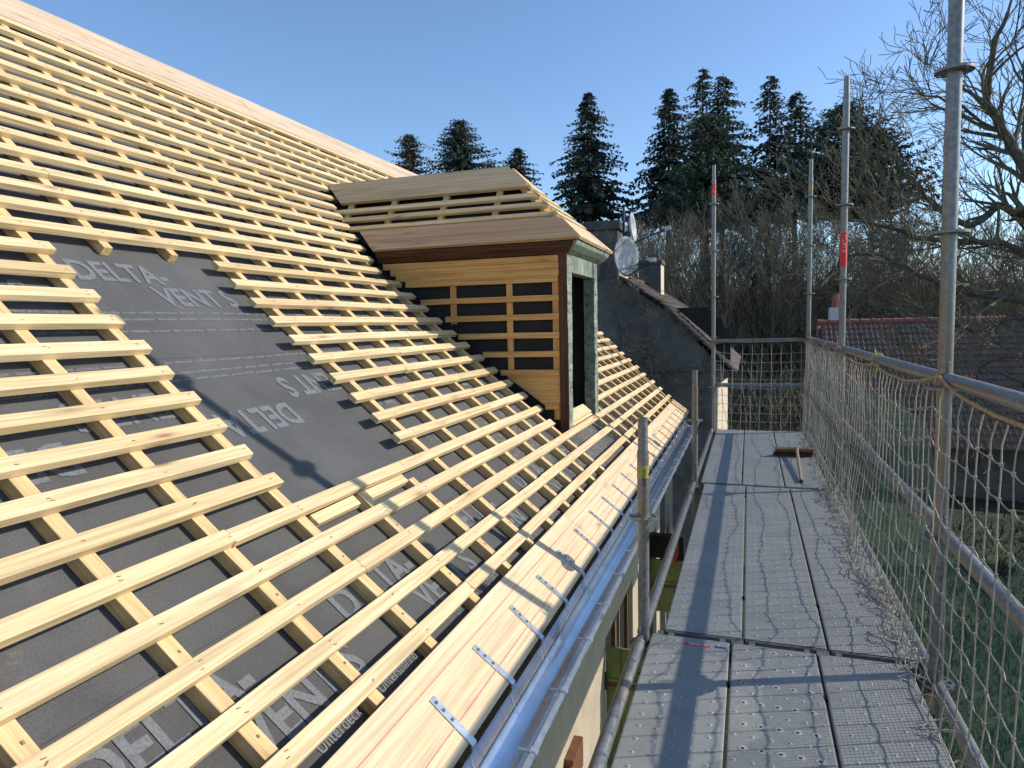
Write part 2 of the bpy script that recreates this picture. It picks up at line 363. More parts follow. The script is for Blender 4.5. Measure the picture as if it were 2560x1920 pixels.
# membrane (gently sagging between counter battens)
CBY = [-1.20, -.88, -.55, -.22, .10, .422, .744, 1.077, 1.397, 1.70, 2.014, 2.339, 2.645, 2.95, 3.26, 3.565, 3.86, 4.142, 4.46, 4.77, 5.135, 5.40, 5.705, 6.015, 6.315, 6.64, 6.945, 7.25, 7.56, 7.88]
def memh(n, Y): return -CH - .0055 + .0035*noise.noise(Vector((Y*2.6, n*.6, 2))) + .0012*noise.noise(Vector((Y*6, n*.9, 7)))
mb = MB(); ns = [-27+ .5*i for i in range(67)]; NY = 150; V = []
for n in ns:
    for j in range(NY+1):
        Y = YB + (yv(n)-.02-YB)*j/NY
        V.append(rp(n, Y, memh(n, Y)))
F = [(i*(NY+1)+j, (i+1)*(NY+1)+j, (i+1)*(NY+1)+j+1, i*(NY+1)+j+1) for i in range(len(ns)-1) for j in range(NY)]
mb.add(V, F); membrane = mb.build('membrane', M['membrane'], house, smooth=True, angle=180)
# overlap of the next sheet: a slightly raised strip edge
mb = MB()
for (nn, y0, y1) in ((-5.72, YB, 8.6), (1.75, YB, 8.2), (-13.2, YB, 4.3)):
    V = []; N = 120
    for j in range(N+1):
        Y = y0+(y1-y0)*j/N; q = nn + .05*noise.noise(Vector((Y*2, nn, 0)))
        V += [rp(q-.9, Y, memh(q-.9, Y)-.0005), rp(q-.5, Y, memh(q-.5, Y)+.0006), rp(q, Y, memh(q, Y)+.0026), rp(q+.012, Y, memh(q, Y)-.002)]
    mb.add(V, [(4*j+k, 4*j+k+1, 4*j+5+k, 4*j+4+k) for j in range(N) for k in range(3)])
mb.build('membrane_overlap', M['membrane'], house, smooth=True, angle=60)
# printed lettering
LH = -CH + .0028
def up_map(Y0, n0): return lambda x, y: rp(n0 - y/S0, Y0 + x, memh(n0 - y/S0, Y0+x)+.0022)
def inv_map(Y0, n0): return lambda x, y: rp(n0 + y/S0, Y0 - x, memh(n0 + y/S0, Y0-x)+.0022)
SZ = .160
for k in range(-1, 9):
    y = 1.80 + (k-1)*.915
    if y > 7.6 or y < -1.4: continue
    if abs(y-1.8) < .1 or y < 4.0 and y > -.5:
        lettering('lettering', 'DELTA-', SZ, up_map(y, -9.12), M['letter'], membrane, .030, sx=.80)
        lettering('lettering', 'VENT S', SZ, up_map(y+.285, -8.05), M['letter'], membrane, .030, sx=.80)
for k in range(0, 9):
    y = 2.19 + (k-1)*.915
    if y < 4.2 or y > 5.3:
        lettering('lettering', 'DELTA-', SZ, inv_map(y, -3.48), M['letter'], membrane, .030, sx=.80)
        lettering('lettering', 'VENT S', SZ, inv_map(y+.475, -4.52), M['letter'], membrane, .030, sx=.80)
for k in range(0, 10):
    y = .785 + (k-1)*.78
    if y > 7.0: continue
    lettering('lettering', 'DELTA-', SZ, up_map(y, 2.96), M['letter'], membrane, .030, sx=.80)
    lettering('lettering', 'VENT S', SZ, up_map(y+.30, 3.95), M['letter'], membrane, .030, sx=.80)
for y in (-.3, .45, 1.2, 1.95, 2.7):
    lettering('lettering', 'Unterdeck- und Unterspannbahn', .052, up_map(y, 4.50), M['letter2'], membrane, .01, sx=.75)
mb = MB(); rr = random.Random(3)
def small_row(n0, y0, y1, hh):
    y = y0
    while y < y1:
        wl = rr.uniform(.03, .11); q = y
        while q < y+wl:
            cw = rr.uniform(.004, .007); a = n0-hh*rr.uniform(.6, 1)/S0; b = n0-rr.uniform(0, .25)*hh/S0
            lh = memh(a, q)+.0020; mb.add([rp(a, q, lh), rp(a, q+cw, lh), rp(b, q+cw, lh), rp(b, q, lh)], [(0, 1, 2, 3)]); q += cw+.0028
        y += wl + rr.uniform(.012, .02)
for n0 in (-7.62, -7.33, -6.82): small_row(n0, -.6, 4.1, .016)
for n0 in (-5.52, -5.10, -4.84): small_row(n0, -.6, 4.15, .014)
mb.build('small_print', M['letter2'], membrane, MW[membrane.name])
# counter battens
def counter(y, n0, n1, th=CH, wd=.04):
    mb = MB(); N = max(2, int((n1-n0)/1.2)); V = []; ph = random.random()*99
    for i in range(N+1):
        n = n0+(n1-n0)*i/N; dy = .0025*noise.noise(Vector((n*.4, ph, 0)))
        for (a, h) in ((-1, -th-.004), (1, -th-.004), (1, 0), (-1, 0)): V.append(rp(n, y+dy+a*wd/2+random.uniform(-.0008, .0008), h+random.uniform(-.0008, .0003)))
    mb.add(V, [(4*i+k, 4*i+(k+1) % 4, 4*i+4+(k+1) % 4, 4*i+4+k) for i in range(N) for k in range(4)]+[(0, 3, 2, 1), (4*N, 4*N+1, 4*N+2, 4*N+3)])
    if y > 0 and y < 4:
        for n in (n0+.6, 1.7, 3.6):
            if n0 < n < n1: mb.box(rp(n, y+.006, .001), rt(n)*.004, Vector((0, .003, 0)), rn(n)*.001, 1)
    nm = (n0+n1)/2
    return mb.build('counter_batten', [M['counter'], M['staple']], house, frame_of(rp(nm, y), rt(nm), rn(nm)), bevel=.001)
for y in CBY:
    yc = y
    if y in (2.014, 2.339): counter(yc, -25.2, -10.35); counter(yc+.02, .62 if y == 2.339 else .35, 4.62)
    elif 4.2 < y < 5.1: counter(yc, -26, -19.2)
    elif y == 4.142: counter(yc, -10.2, 4.62); counter(yc, -26, -11.5)
    else:
        lo = -25.4
        if y > 8.0: lo = 0
        counter(yc, lo, 4.62)
# battens
def nails_for(y0, y1):
    out = []
    for y in CBY:
        if y0 < y < y1 and y > .3:
            out.append((y-y0+random.uniform(-.006, .006), random.uniform(-.012, .004)))
            if random.random() < .4: out.append((y-y0+random.uniform(-.008, .008), random.uniform(0, .014)))
    return out
nb = [0]
def batten(n, y0, y1, **k):
    nc = n + BW/2/S0
    dn = random.uniform(-.012, .012); nb[0] += 1
    return beam('batten', rp(nc+dn, y0, 0), rp(nc+dn+random.uniform(-.02, .02), y1, 0), rn(nc), BW+random.uniform(-.002, .002), BH, M['batten'], house, nails=nails_for(y0, y1), **k)
cuts = {0: [3.58], 1: [3.60], -1: [3.26], 2: [3.265, 5.14], 3: [2.955], 4: [1.405, 3.868]}
for n in range(-25, 5):
    segs = []
    if -10 <= n <= -1:
        segs.append((YB, 1.735+random.uniform(-.006, .008)))
        c = {-9: 3.265, -8: 3.18, -7: 2.68, -6: 3.57, -5: 3.27, -4: 3.14, -3: 3.60, -2: 3.59, -1: 3.58}.get(n)
        segs += [(2.498, c), (c+.001, 4.245)] if c else [(2.505, 4.24)]
        if n > -6.4: segs.append((5.16, yv(n)))
    elif n <= -18:
        c = [.2, 1.705, 2.365, 3.265, 1.11][n % 5]; d_ = [5.14, 5.715, 6.015, 4.77, 6.64][n % 5]
        segs += [(YB, c), (c+.001, d_), (d_+.001, yv(n))]
    elif n <= -11:
        ye = 4.10 + (-10.5-n)*.066 - (.03 if n < -15 else 0); c = [.8, 2.03, 1.405, 2.955, .5][n % 5]
        segs += [(YB, c), (c+.001, ye)]
    elif n == 0: segs += [(YB, 1.405), (1.406, 4.235), (5.16, yv(n))]
    elif n == 1: segs += [(YB, 2.03), (2.031, 4.16), (5.16, yv(n))]
    else:
        c = {2: [1.705, 3.868, 5.15], 3: [.80, 3.268, 5.15], 4: [2.03, 3.57, 5.15, 6.64]}[n]; p = YB
        for q in c+[yv(n)]: segs.append((p, q-.0008)); p = q
    for (a, b) in segs:
        if b-a > .04: batten(n, a, b)
# doubled batten under row 0
beam('batten', rp(.515, 1.745, -.028), rp(.51, 1.99, -.028), rn(.5), .04, BH, M['batten'], house)
beam('batten', rp(.51, 2.06, -.028), rp(.515, 2.335, -.028), rn(.5), .04, BH, M['batten'], house)
# eave board, ridge board
def wide_board(name, n0, n1, y0, y1, h0, th, mat, parent=house, N=14, skew=0, bevel=.0015):
    mb = MB(); V = []
    for i in range(N+1):
        t = i/N
        for (nn, h) in ((n0, h0), (n1, h0), (n1, h0+th), (n0, h0+th)):
            yy = y0+(y1-y0)*t + (skew*(nn-n0) if i == N else 0)
            V.append(rp(nn, yy, h) + Vector((0, 0, .002*noise.noise(Vector((yy*.8, nn, 1))))))
    mb.add(V, [(4*i+k, 4*i+(k+1) % 4, 4*i+4+(k+1) % 4, 4*i+4+k) for i in range(N) for k in range(4)]+[(0, 3, 2, 1), (4*N, 4*N+1, 4*N+2, 4*N+3)])
    nm = (n0+n1)/2; return mb.build(name, mat, parent, frame_of(rp(nm, (y0+y1)/2), (0, 1, 0), rn(nm)), bevel=bevel)
eb = []
for a, b in ((YB, -.4), (-.398, 3.06), (3.063, 5.55), (5.553, 7.70)): eb.append(wide_board('eave_board', 4.66, 6.36, a, b, .001, .024, M['board']))
wide_board('eave_underboard', 4.75, 6.30, YB, 7.9, -.062, .058, M['endgrain'])
wide_board('verge_board', 4.70, 6.42, 7.74, 7.80, .0, .03, M['board_red'], N=2)
wide_board('verge_board', 4.70, 6.40, 7.82, 7.88, .002, .03, M['board'], N=2)
wide_board('verge_board', 4.60, 6.36, 7.93, 8.03, .0, .03, M['board_red'], N=2)
wide_board('ridge_board', -27.25, -24.95, YB, 4.6, .002, .03, M['ridge'])
wide_board('ridge_board', -27.25, -24.95, 4.603, 9.95, .002, .03, M['ridge'])
# chalk lines on the eave board
mb = MB()
for nn, (y0, y1) in ((5.10, (YB, 4.6)), (5.97, (YB, 7.6)), (5.40, (4.5, 7.6))):
    N = 60; V = []
    for j in range(N+1):
        Y = y0+(y1-y0)*j/N; q = nn+.02*noise.noise(Vector((Y, nn, 3)))
        V += [rp(q-.011, Y, .0285), rp(q+.011, Y, .0285)]
    mb.add(V, [(2*j, 2*j+1, 2*j+3, 2*j+2) for j in range(N)])
mb.build('chalk_line', M['red_line'], house)
# verge rafter and its boards
def verge_strip(name, off, wd, h0, h1, mat, na=-26.5, nb_=4.7):
    mb = MB(); N = 30; V = []
    for i in range(N+1):
        n = na+(nb_-na)*i/N; y = yv(n)+off
        for (a, h) in ((-1, h0), (1, h0), (1, h1), (-1, h1)): V.append(rp(n, y+a*wd/2, h))
    mb.add(V, [(4*i+k, 4*i+(k+1) % 4, 4*i+4+(k+1) % 4, 4*i+4+k) for i in range(N) for k in range(4)]+[(0, 3, 2, 1), (4*N, 4*N+1, 4*N+2, 4*N+3)])
    nm = (na+nb_)/2; return mb.build(name, mat, house, frame_of(rp(nm, yv(nm)+off), rt(nm), rn(nm)))
verge_strip('verge_rafter', -.06, .035, -.10, -.002, M['counter'])
verge_strip('verge_rafter', -.22, .035, -CH-.004, -.001, M['cladding'])
verge_strip('verge_fascia', -.10, .022, -.16, -.035, M['cladding'])
# galvanised gutter straps: flat on the board, bent down over its edge with a short tail
for i in range(-4, 23):
    y = 1.49 + i*.3035 + random.uniform(-.012, .012)
    if y > 7.6: break
    jn = random.uniform(-.05, .05); pts = []; sk = random.uniform(-.004, .012)
    for n, h in ((5.30+jn, .026), (5.9, .0262), (6.30, .0264), (6.43, .0235), (6.50, .012), (6.53, -.006)): pts.append((n, h))
    mb = MB(); V = []
    for (n, h) in pts:
        yy = y - sk*(n-5.3)
        for (a, b) in ((-1, 0), (1, 0), (1, 1), (-1, 1)): V.append(rp(n, yy+a*.0125, h+b*.003) + (Vector((.002*b, 0, 0)) if n > 6.4 else Vector()))
    N = len(pts)-1
    mb.add(V, [(4*k+q, 4*k+(q+1) % 4, 4*k+4+(q+1) % 4, 4*k+4+q) for k in range(N) for q in range(4)]+[(0, 3, 2, 1), (4*N, 4*N+1, 4*N+2, 4*N+3)])
    e = rp(6.53, y-sk*1.2, -.006)
    mb.tube([e, e+Vector((.008, -.004, -.028)), e+Vector((.018, -.008, -.052))], .0017, 5)
    for q in (5.42, 5.62, 5.86):
        c = rp(q+jn, y-sk*(q-5.3), .0305); mb.box(c, rt(q)*.004, Vector((0, .004, 0)), rn(q)*.0015, 1)
    mb.build('gutter_strap', [M['strap'], M['galv_dark']], house, frame_of(rp(5.9, y), rt(5.9), rn(5.9)))
# half-round gutter, outer bead, clips
GC = Vector((-.238, 0, .262)); GR = .076
mb = MB(); V = []; N = 90; K = 16
for j in range(N+1):
    Y = YB+(7.62-YB)*j/N
    for k in range(K+1):
        a = pi + .12 + (pi-.12)*k/K
        V.append(Vector((GC.x + GR*cos(a), Y, GC.z + GR*sin(a) + .0025*noise.noise(Vector((Y*1.3, k*.25, 3))) - .0008*Y)))
mb.add(V, [(j*(K+1)+k, j*(K+1)+k+1, (j+1)*(K+1)+k+1, (j+1)*(K+1)+k) for j in range(N) for k in range(K)])
mb.tube([(-.29, YB, .218), (-.288, 3, .216), (-.29, 7.6, .212)], .004, 6)
gut = mb.build('gutter', M['zinc'], house, Matrix.Translation((GC.x, 3, GC.z)), smooth=True, angle=60)
mb = MB(); mb.tube([(GC.x+GR+.004, YB+(7.62-YB)*j/40, GC.z+.004-.0008*(YB+(7.62-YB)*j/40)) for j in range(41)], .0085, 8)
mb.build('gutter_bead', M['bead'], gut, smooth=True)
for y in [1.20+.315*i for i in range(-6, 21)]:
    y += random.uniform(-.012, .012); b = Vector((GC.x+GR+.004, y, GC.z+.004-.0008*y)); mb = MB()
    mb.tube([b+Vector((-.0, -.012, 0)), b+Vector((0, .012, 0))], .0115, 8)
    mb.box(b+Vector((-.022, 0, .003)), Vector((.02, 0, 0)), Vector((0, .006, 0)), Vector((0, 0, .0015)))
    mb.tube([b+Vector((.006, 0, -.006)), b+Vector((.004, 0, -.03))], .0022, 5)
    mb.build('gutter_clip', M['bead'], gut)
# walls, soffit, windows and shutters
mb = MB()
holes = [(4.76, 6.0), (6.95, 7.66)]; zt, zb, ze = -.99, -2.35, .12; pr = YB
for (a, b) in holes+[(8.0, 8.0)]:
    if a > pr: mb.abox(WALLX-.4, WALLX, pr, a, GZ-.5, ze)
    if b > a: mb.abox(WALLX-.4, WALLX-.0, a, b, zt, ze); mb.abox(WALLX-.4, WALLX, a, b, GZ-.5, zb)
    pr = b
mb.abox(-6.1, WALLX-.402, 7.7, 8.0, GZ-.5, .1)
mb.build('wall', M['render'], house, Matrix.Translation((WALLX, 4, -1)), bevel=0)
mb = MB(); mb.add([(WALLX-.402, 7.99, .1), (-1.2, 7.99, .1+.36), (-3.35, 9.4, 2.55), (-6.1, 9.0, .1)], [(0, 1, 2, 3)]); mb.add([(WALLX-.39, YB, .06), (-.34, YB, .16), (-.34, 7.7, .16), (WALLX-.39, 7.7, .06)], [(0, 1, 2, 3)])
mb.build('soffit', M['endgrain'], house)
mb = MB(); zr = rp(-27.2, 0).z; xr_ = rp(-27.2, 0).x
V = [(xr_-.02, YB, zr+.01), (xr_-.02, 10.0, zr+.01), (2*xr_+.9, 8.2, -.1), (2*xr_+.9, YB, -.1)]
mb.add(V, [(0, 1, 2, 3)]); mb.build('rear_roof_slope', M['membrane'], house)
for i, (a, b) in enumerate(holes):
    mb = MB(); mb.abox(WALLX-.09, WALLX-.07, a, b, zb, zt); wd_ = mb.build('window', M['dark'], house)
    for yy in ((a+.68, a+.86) if i == 0 else (a+.2,)):
        mb = MB(); mb.abox(WALLX-.07, WALLX-.055, yy, yy+.022, -1.9, zt-.03); mb.build('glazing_bar', M['barwood'], wd_)
    mb = MB()
    mb.abox(WALLX-.0695, WALLX-.04, a+.002, a+.05, zb+.002, zt-.002); mb.abox(WALLX-.0695, WALLX-.04, b-.05, b-.002, zb+.002, zt-.002); mb.abox(WALLX-.0695, WALLX-.04, (a+b)/2-.03, (a+b)/2+.03, zb+.002, zt-.002)
    mb.build('window_frame', M['broomwood'], house)
for (yy, xo, zt2, zb2) in ((4.73, .44, -1.03, -2.33), (7.06, .42, -1.16, -1.72)):
    mb = MB(); np_ = 4; wdt = xo/np_
    for k in range(np_): mb.abox(WALLX+.012+k*wdt, WALLX+.012+(k+1)*wdt-.004, yy, yy+.028, zb2, zt2-.004*k)
    mb.abox(WALLX+.02, WALLX+xo, yy-.022, yy-.001, zt2-.30, zt2-.23)
    sh = mb.build('shutter', M['shutter'], house, bevel=.002)
    mb = MB(); mb.abox(WALLX+.014, WALLX+.38, yy-.028, yy-.0225, zt2-.285, zt2-.25); mb.tube([(WALLX+.006, yy-.01, zt2-.32), (WALLX+.006, yy-.01, zt2-.19)], .011, 8)
    mb.build('hinge', M['rust'], sh)
mb = MB(); mb.abox(WALLX+.001, WALLX+.055, 3.56, 3.80, -1.33, -1.15); mb.tube([(WALLX+.03, 3.35, -1.24), (WALLX+.05, 3.56, -1.25)], .03, 10)
mb.tube([(WALLX+.05, 3.50, -1.19), (WALLX+.05, 3.56, -1.19)], .014, 8); mb.build('rusty_bracket', M['brownbox'], house)
mb = MB(); mb.abox(WALLX+.01, WALLX+.36, 7.05, 7.16, -1.14, -.90); mb.build('dark_gap_box', M['dark'], house)  # the dark gap above the far shutter, made as a solid black box
# downpipe at the far corner
mb = MB(); mb.tube([(-.25, 7.55, .18), (-.30, 7.58, .06), (-.48, 7.68, -.14), (-.5, 7.68, -.35), (-.5, 7.68, GZ+.1)], .042, 14)
mb.build('downpipe', M['bead'], house, smooth=True)

# ---------------------------------------------------------------- dormer (part of the house)
XF, YC, YF = -.755, 4.264, 5.15
YE, ZE, YR, ZR, YE2 = 4.21, 1.852, 4.746, 2.450, 5.283
XE, XH = -.668, -1.306
def dp(X, v, h=0, far=False):
    "near (or far) slope point: v 0 eave .. 1 ridge"
    nv = Vector((0, -(ZR-ZE), (YR-YE))).normalized()
    if far: nv.y = -nv.y; return Vector((X, YE2+(YR-YE2)*v, ZE+(ZR-ZE)*v)) + nv*h
    return Vector((X, YE+(YR-YE)*v, ZE+(ZR-ZE)*v)) + nv*h
NN = Vector((0, -(ZR-ZE), (YR-YE))).normalized(); NF = Vector((0, (ZR-ZE), (YR-YE))).normalized()
def hipx(v): return XE+(XH-XE)*v
def vall(v): return -2.14 + (-2.83+2.14)*v          # where the slope dies into the main roof
# core: membrane-clad cheeks + slopes (closed body)
mb = MB()
c1 = YC+.03; prof = [rp(n, 0, -.04) for n in [-14+.5*i for i in range(33)] if rp(n, 0).x < XF-.05 and rp(n, 0).z < 1.80]
poly = [(XF-.03, 1.80), (prof[0].x, 1.80)] + [(p.x, p.z) for p in prof] + [(XF-.03, .60)]
for yy in (c1, YF-.04):
    mb.add([(x, yy, z) for x, z in poly], [tuple(range(len(poly)))])
mb.add([dp(vall(0)+.05, 0, -.045), dp(XE-.06, 0, -.045), dp(XH-.02, 1, -.045), dp(vall(1)-.3, 1, -.045)], [(0, 1, 2, 3)])
mb.add([dp(vall(0)-.3, 0, -.045, 1), dp(XE-.06, 0, -.045, 1), dp(XH-.02, 1, -.045, 1), dp(vall(1)-.3, 1, -.045, 1)], [(0, 3, 2, 1)])
mb.add([(XE-.06, YE+.03, ZE-.04), (XE-.06, YE2-.03, ZE-.04), (XH-.02, YR, ZR-.05)], [(0, 1, 2)])
mb.add([(-1.25, YC+.03, .5), (-1.25, YF-.05, .5), (-1.25, YF-.05, 1.8), (-1.25, YC+.03, 1.8)], [(0, 1, 2, 3)])
mb.add([(XF-.03, YC+.04, 1.79), (XF-.03, YF-.05, 1.79), (-2.1, YF-.05, 1.79), (-2.1, YC+.04, 1.79)], [(0, 1, 2, 3)])
dormer = mb.build('dormer', M['felt'], house, Matrix.Translation((-1.4, YR, 1.6)))
dormer['label'] = 'dormer with green front posts and battened cheek'
X_, Y_, Z_ = Vector((1, 0, 0)), Vector((0, 1, 0)), Vector((0, 0, 1))
def db(name, p0, p1, up, wd, th, mat, **k): return beam(name, p0, p1, up, wd, th, mat, dormer, jit=.0008, **k)
# cheek: vertical and horizontal battens, stacked boards at the top, board at the foot
yb = YC+.028
def nl(L_, xs, x0): return [(abs(x-x0), random.uniform(-.008, .008)) for x in xs if 0 < abs(x-x0) < L_]
for xc, z0_ in ((-1.158, 1.03), (-1.564, 1.34), (-.842, .70)):
    db('cheek_upright', (xc, yb, z0_), (xc, yb, 1.62), -Y_, .042, .016, M['cladding'])
VX = (-1.158, -1.564, -.842)
for z_, xl in ((1.513, -1.803), (1.393, -1.621), (1.273, -1.529), (1.150, -1.352), (1.029, -1.228)):
    db('cheek_batten', (xl, yb-.0165, z_-.019), (-.817+random.uniform(-.006, .002), yb-.0165, z_-.017), -Y_, .038, .016, M['cladding'], nails=[(x-xl, random.uniform(-.006, .006)) for x in VX if x > xl])
for k, xl in enumerate((-2.086, -2.03, -1.99, -1.915)):
    zz_ = 1.768-.0425*k-.021
    db('cheek_board', (xl, yb-.0165, zz_), (-.817+random.uniform(-.004, .002), yb-.0165, zz_), -Y_, .0415, .016, M['cladding'], nails=[(x-xl, random.uniform(-.006, .006)) for x in VX])
mb = MB(); P = [(-1.19, .985), (-1.17, 1.005), (-.822, 1.005), (-.825, .775), (-.90, .775)]
mb.add([(x, yb-.017, z) for x, z in P]+[(x, yb-.0, z) for x, z in P], [(4, 3, 2, 1, 0), (5, 6, 7, 8, 9)]+[(i, (i+1) % 5, 5+(i+1) % 5, 5+i) for i in range(5)])
mb.build('cheek_board', M['cladding'], dormer, Matrix.Translation((-1, YC, .9)))
db('cheek_board', (-.92, yb-.018, .785), (-.824, yb-.018, .787), -Y_, .035, .016, M['cladding'])
# corner post: brown on the cheek side, green on the front; leans a little
mb = MB(); V = []; N = 14
for i in range(N+1):
    z = .60+(1.775-.60)*i/N; t = i/N
    for k, (x, y) in enumerate(((XF-.062, YC-.004), (XF-.003, YC-.006), (XF, YC+.078+.03*t), (XF-.07, YC+.08+.03*t))):
        q = .0035*noise.noise(Vector((z*7, k*3.3, 1))); V.append(Vector((x+q, y+q, z)))
for i in range(N):
    for k in range(4): mb.add([], []); mb.f.append([4*i+k, 4*i+(k+1) % 4, 4*i+4+(k+1) % 4, 4*i+4+k]); mb.mi.append(1 if k in (1, 2) else 0)
mb.v = V; mb.f.append([4*N, 4*N+1, 4*N+2, 4*N+3]); mb.mi.append(0)
mb.build('corner_post', [M['oldbeam'], M['green']], dormer, frame_of((XF, YC, 1.2), Z_, Y_))
mb = MB(); V = []
for i in range(N+1):
    z = .62+(1.655-.62)*i/N
    for k, (x, y) in enumerate(((XF-.078, 5.035), (XF, 5.035), (XF, YF), (XF-.078, YF))):
        q = .004*noise.noise(Vector((z*7, k*3.3, 5))); V.append(Vector((x+q, y+q*.7, z)))
mb.add(V, [(4*i+k, 4*i+(k+1) % 4, 4*i+4+(k+1) % 4, 4*i+4+k) for i in range(N) for k in range(4)]+[(4*N, 4*N+1, 4*N+2, 4*N+3)])
mb.build('door_post', M['green'], dormer, frame_of((XF, 5.1, 1.2), Z_, Y_))
mb = MB(); mb.abox(XF-.075, XF+.002, 4.36, 5.10, 1.658, 1.772); mb.abox(XF-.075, XF+.001, 5.102, YF+.002, 1.652, 1.772); mb.build('lintel', M['green'], dormer, frame_of((XF, 4.8, 1.7), Y_, Z_), bevel=.003)
# eave beam: brown under the near eave, green moulded cornice across the front
def prism(name, pts, p0, p1, mat, e0=0, e1=0):
    "profile pts (a,b): a outward, b up; swept p0->p1, mitred ends shift by a*e"
    p0, p1 = Vector(p0), Vector(p1); d = (p1-p0).normalized(); o = d.cross(Z_) ; n = len(pts); mb = MB()
    A = [p0 + o*a + Z_*b + d*(a*e0) for a, b in pts]; B = [p1 + o*a + Z_*b + d*(a*e1) for a, b in pts]
    mb.add(A+B, [(i, (i+1) % n, n+(i+1) % n, n+i) for i in range(n)]+[tuple(range(n))[::-1], tuple(range(n, 2*n))])
    return mb.build(name, mat, dormer, frame_of((p0+p1)/2, d, Z_), bevel=.003)
prism('eave_beam', [(-.03, 0), (0, 0), (.015, .02), (.040, .045), (.052, .075), (-.03, .075)], (-2.12, YC-.002, 1.773), (XF+.004, YC-.002, 1.773), M['oldbeam'], 0, 1)
prism('cornice', [(-.03, 0), (0, 0), (.01, .008), (.035, .022), (.07, .05), (.078, .075), (-.03, .075)], (XF+.004, YC-.002, 1.772), (XF+.004, YF+.07, 1.772), M['green'], -1, 0)
# roof boards and battens of the near slope (mitred along the hip), and the front hip slope
def sboard(name, v0, v1, h, th, mat, x0=None, nail=True):
    mb = MB(); a0, a1 = vall(v0)+.01, vall(v1)+.01
    if x0: a0 = x0[0]; a1 = x0[1]
    C4 = [(a0, v0), (hipx(v0), v0), (hipx(v1), v1), (a1, v1)]
    mb.add([dp(x, v, h) for x, v in C4]+[dp(x, v, h+th) for x, v in C4], [(3, 2, 1, 0), (4, 5, 6, 7)]+[(i, (i+1) % 4, 4+(i+1) % 4, 4+i) for i in range(4)])
    if nail:
        for xx in (-2.30, -2.12, -1.70, -1.29, -.95):
            for vv in ((v0+(v1-v0)*.25), (v0+(v1-v0)*.8)):
                if xx < hipx(v1)-.02 and xx > a1+.04: mb.box(dp(xx+random.uniform(-.02, .02), vv, h+th+.0008), X_*.004, Y_*.002, NN*.001, 1)
    return mb.build(name, [mat, M['staple']], dormer, frame_of(dp((a0+XE)/2, (v0+v1)/2), X_, NN), bevel=.0015)
sboard('roof_board', 0, .262, 0, .022, M['board_red']); sboard('roof_board', .685, 1.0, 0, .024, M['dormer_top'])
sboard('roof_batten', .285, .335, 0, .02, M['counter'], (-2.41, -2.43)); sboard('roof_batten', .41, .462, 0, .022, M['batten'], (-2.50, -2.52)); sboard('roof_batten', .535, .59, 0, .022, M['batten'], (-2.60, -2.63))
for x in (-2.49, -2.12, -1.70, -1.29): db('roof_counter_batten', dp(x-.03*0, .24, -.03), dp(x-.03, .72, -.03), NN, .042, .029, M['counter'])
mb = MB(); a = [dp(hipx(.05)-.03, .05, -.03), dp(hipx(.95)-.03, .95, -.03)]; 
db('hip_rafter', a[0], a[1], NN+Vector((.6, 0, .3)), .05, .03, M['cladding'])
# front slope
FN = Vector(((ZR-ZE), 0, (XE-XH))).normalized()
def fp(v, s, h):
    "front slope: v height fraction, s 0 near hip .. 1 far hip"
    y0 = YE+(YR-YE)*v; y1 = YE2+(YR-YE2)*v; return Vector((hipx(v), y0+(y1-y0)*s, ZE+(ZR-ZE)*v)) + FN*h
def fboard(name, v0, v1, h, th, mat, o0=-.01, o1=1.0):
    mb = MB(); C4 = [(v0, o0), (v0, o1), (v1, o1), (v1, o0)]
    mb.add([fp(v, s_, h) for v, s_ in C4]+[fp(v, s_, h+th) for v, s_ in C4], [(3, 2, 1, 0), (4, 5, 6, 7)]+[(i, (i+1) % 4, 4+(i+1) % 4, 4+i) for i in range(4)])
    return mb.build(name, mat, dormer, frame_of(fp((v0+v1)/2, .5, 0), Y_, FN), bevel=.0015)
fboard('hip_board', 0, .25, .001, .022, M['board']); 
for v0, v1 in ((.285, .335), (.41, .462), (.535, .59), (.66, .71)): fboard('hip_batten', v0, v1, .002, .024, M['batten'], -.03, 1.04)
fboard('hip_board', .74, .97, .003, .022, M['board'])
for s_ in (.2, .5, .8): db('hip_counter_batten', fp(.02, s_, -.032), fp(.72, s_, -.032) if s_ == .5 else fp(.5, s_, -.032), FN, .04, .03, M['counter'])
# loose timber stack at the dormer sill
off = empty('timber_offcut', rp(1.9, 4.6, .02), 'short stacked offcut of new board lying at the dormer sill', 'offcut')
beam('board', rp(1.55, 4.34, .004), rp(1.55, 4.98, .004), rn(1.5), .10, .024, M['batten'], off); beam('board', rp(1.48, 4.33, .030), rp(1.48, 4.93, .030), rn(1.5), .085, .024, M['batten'], off)

# ---------------------------------------------------------------- scaffold
Y1, LB = 2.794, 2.909; XR, XL = 1.004, -.070; RS = .5485; ZG = 1.066
def rosette(mb, x, y, z, rot=.35):
    "flat disc with eight wedge openings"
    R0, R1 = .0245, .061; N = 32
    for zz, side in ((z-.0045, 0), (z+.0045, 1)): pass
    def ring(r0, r1, a0, a1, k=4):
        for zz in (0,):
            V = []
            for i in range(k+1):
                a = a0+(a1-a0)*i/k
                for (r, dz) in ((r0, -.0045), (r1, -.0045), (r1, .0045), (r0, .0045)): V.append((x+r*cos(a), y+r*sin(a), z+dz))
            mb.add(V, [(4*i+q, 4*i+(q+1) % 4, 4*i+4+(q+1) % 4, 4*i+4+q) for i in range(k) for q in range(4)]+[(0, 3, 2, 1), (4*k, 4*k+1, 4*k+2, 4*k+3)])
    ring(R0, .034, 0, 2*pi, 32); ring(.052, R1, 0, 2*pi, 32)
    for i in range(8):
        a = rot+i*pi/4; hw = .24 if i % 2 else .12
        ring(.034, .052, a-hw, a+hw, 3)
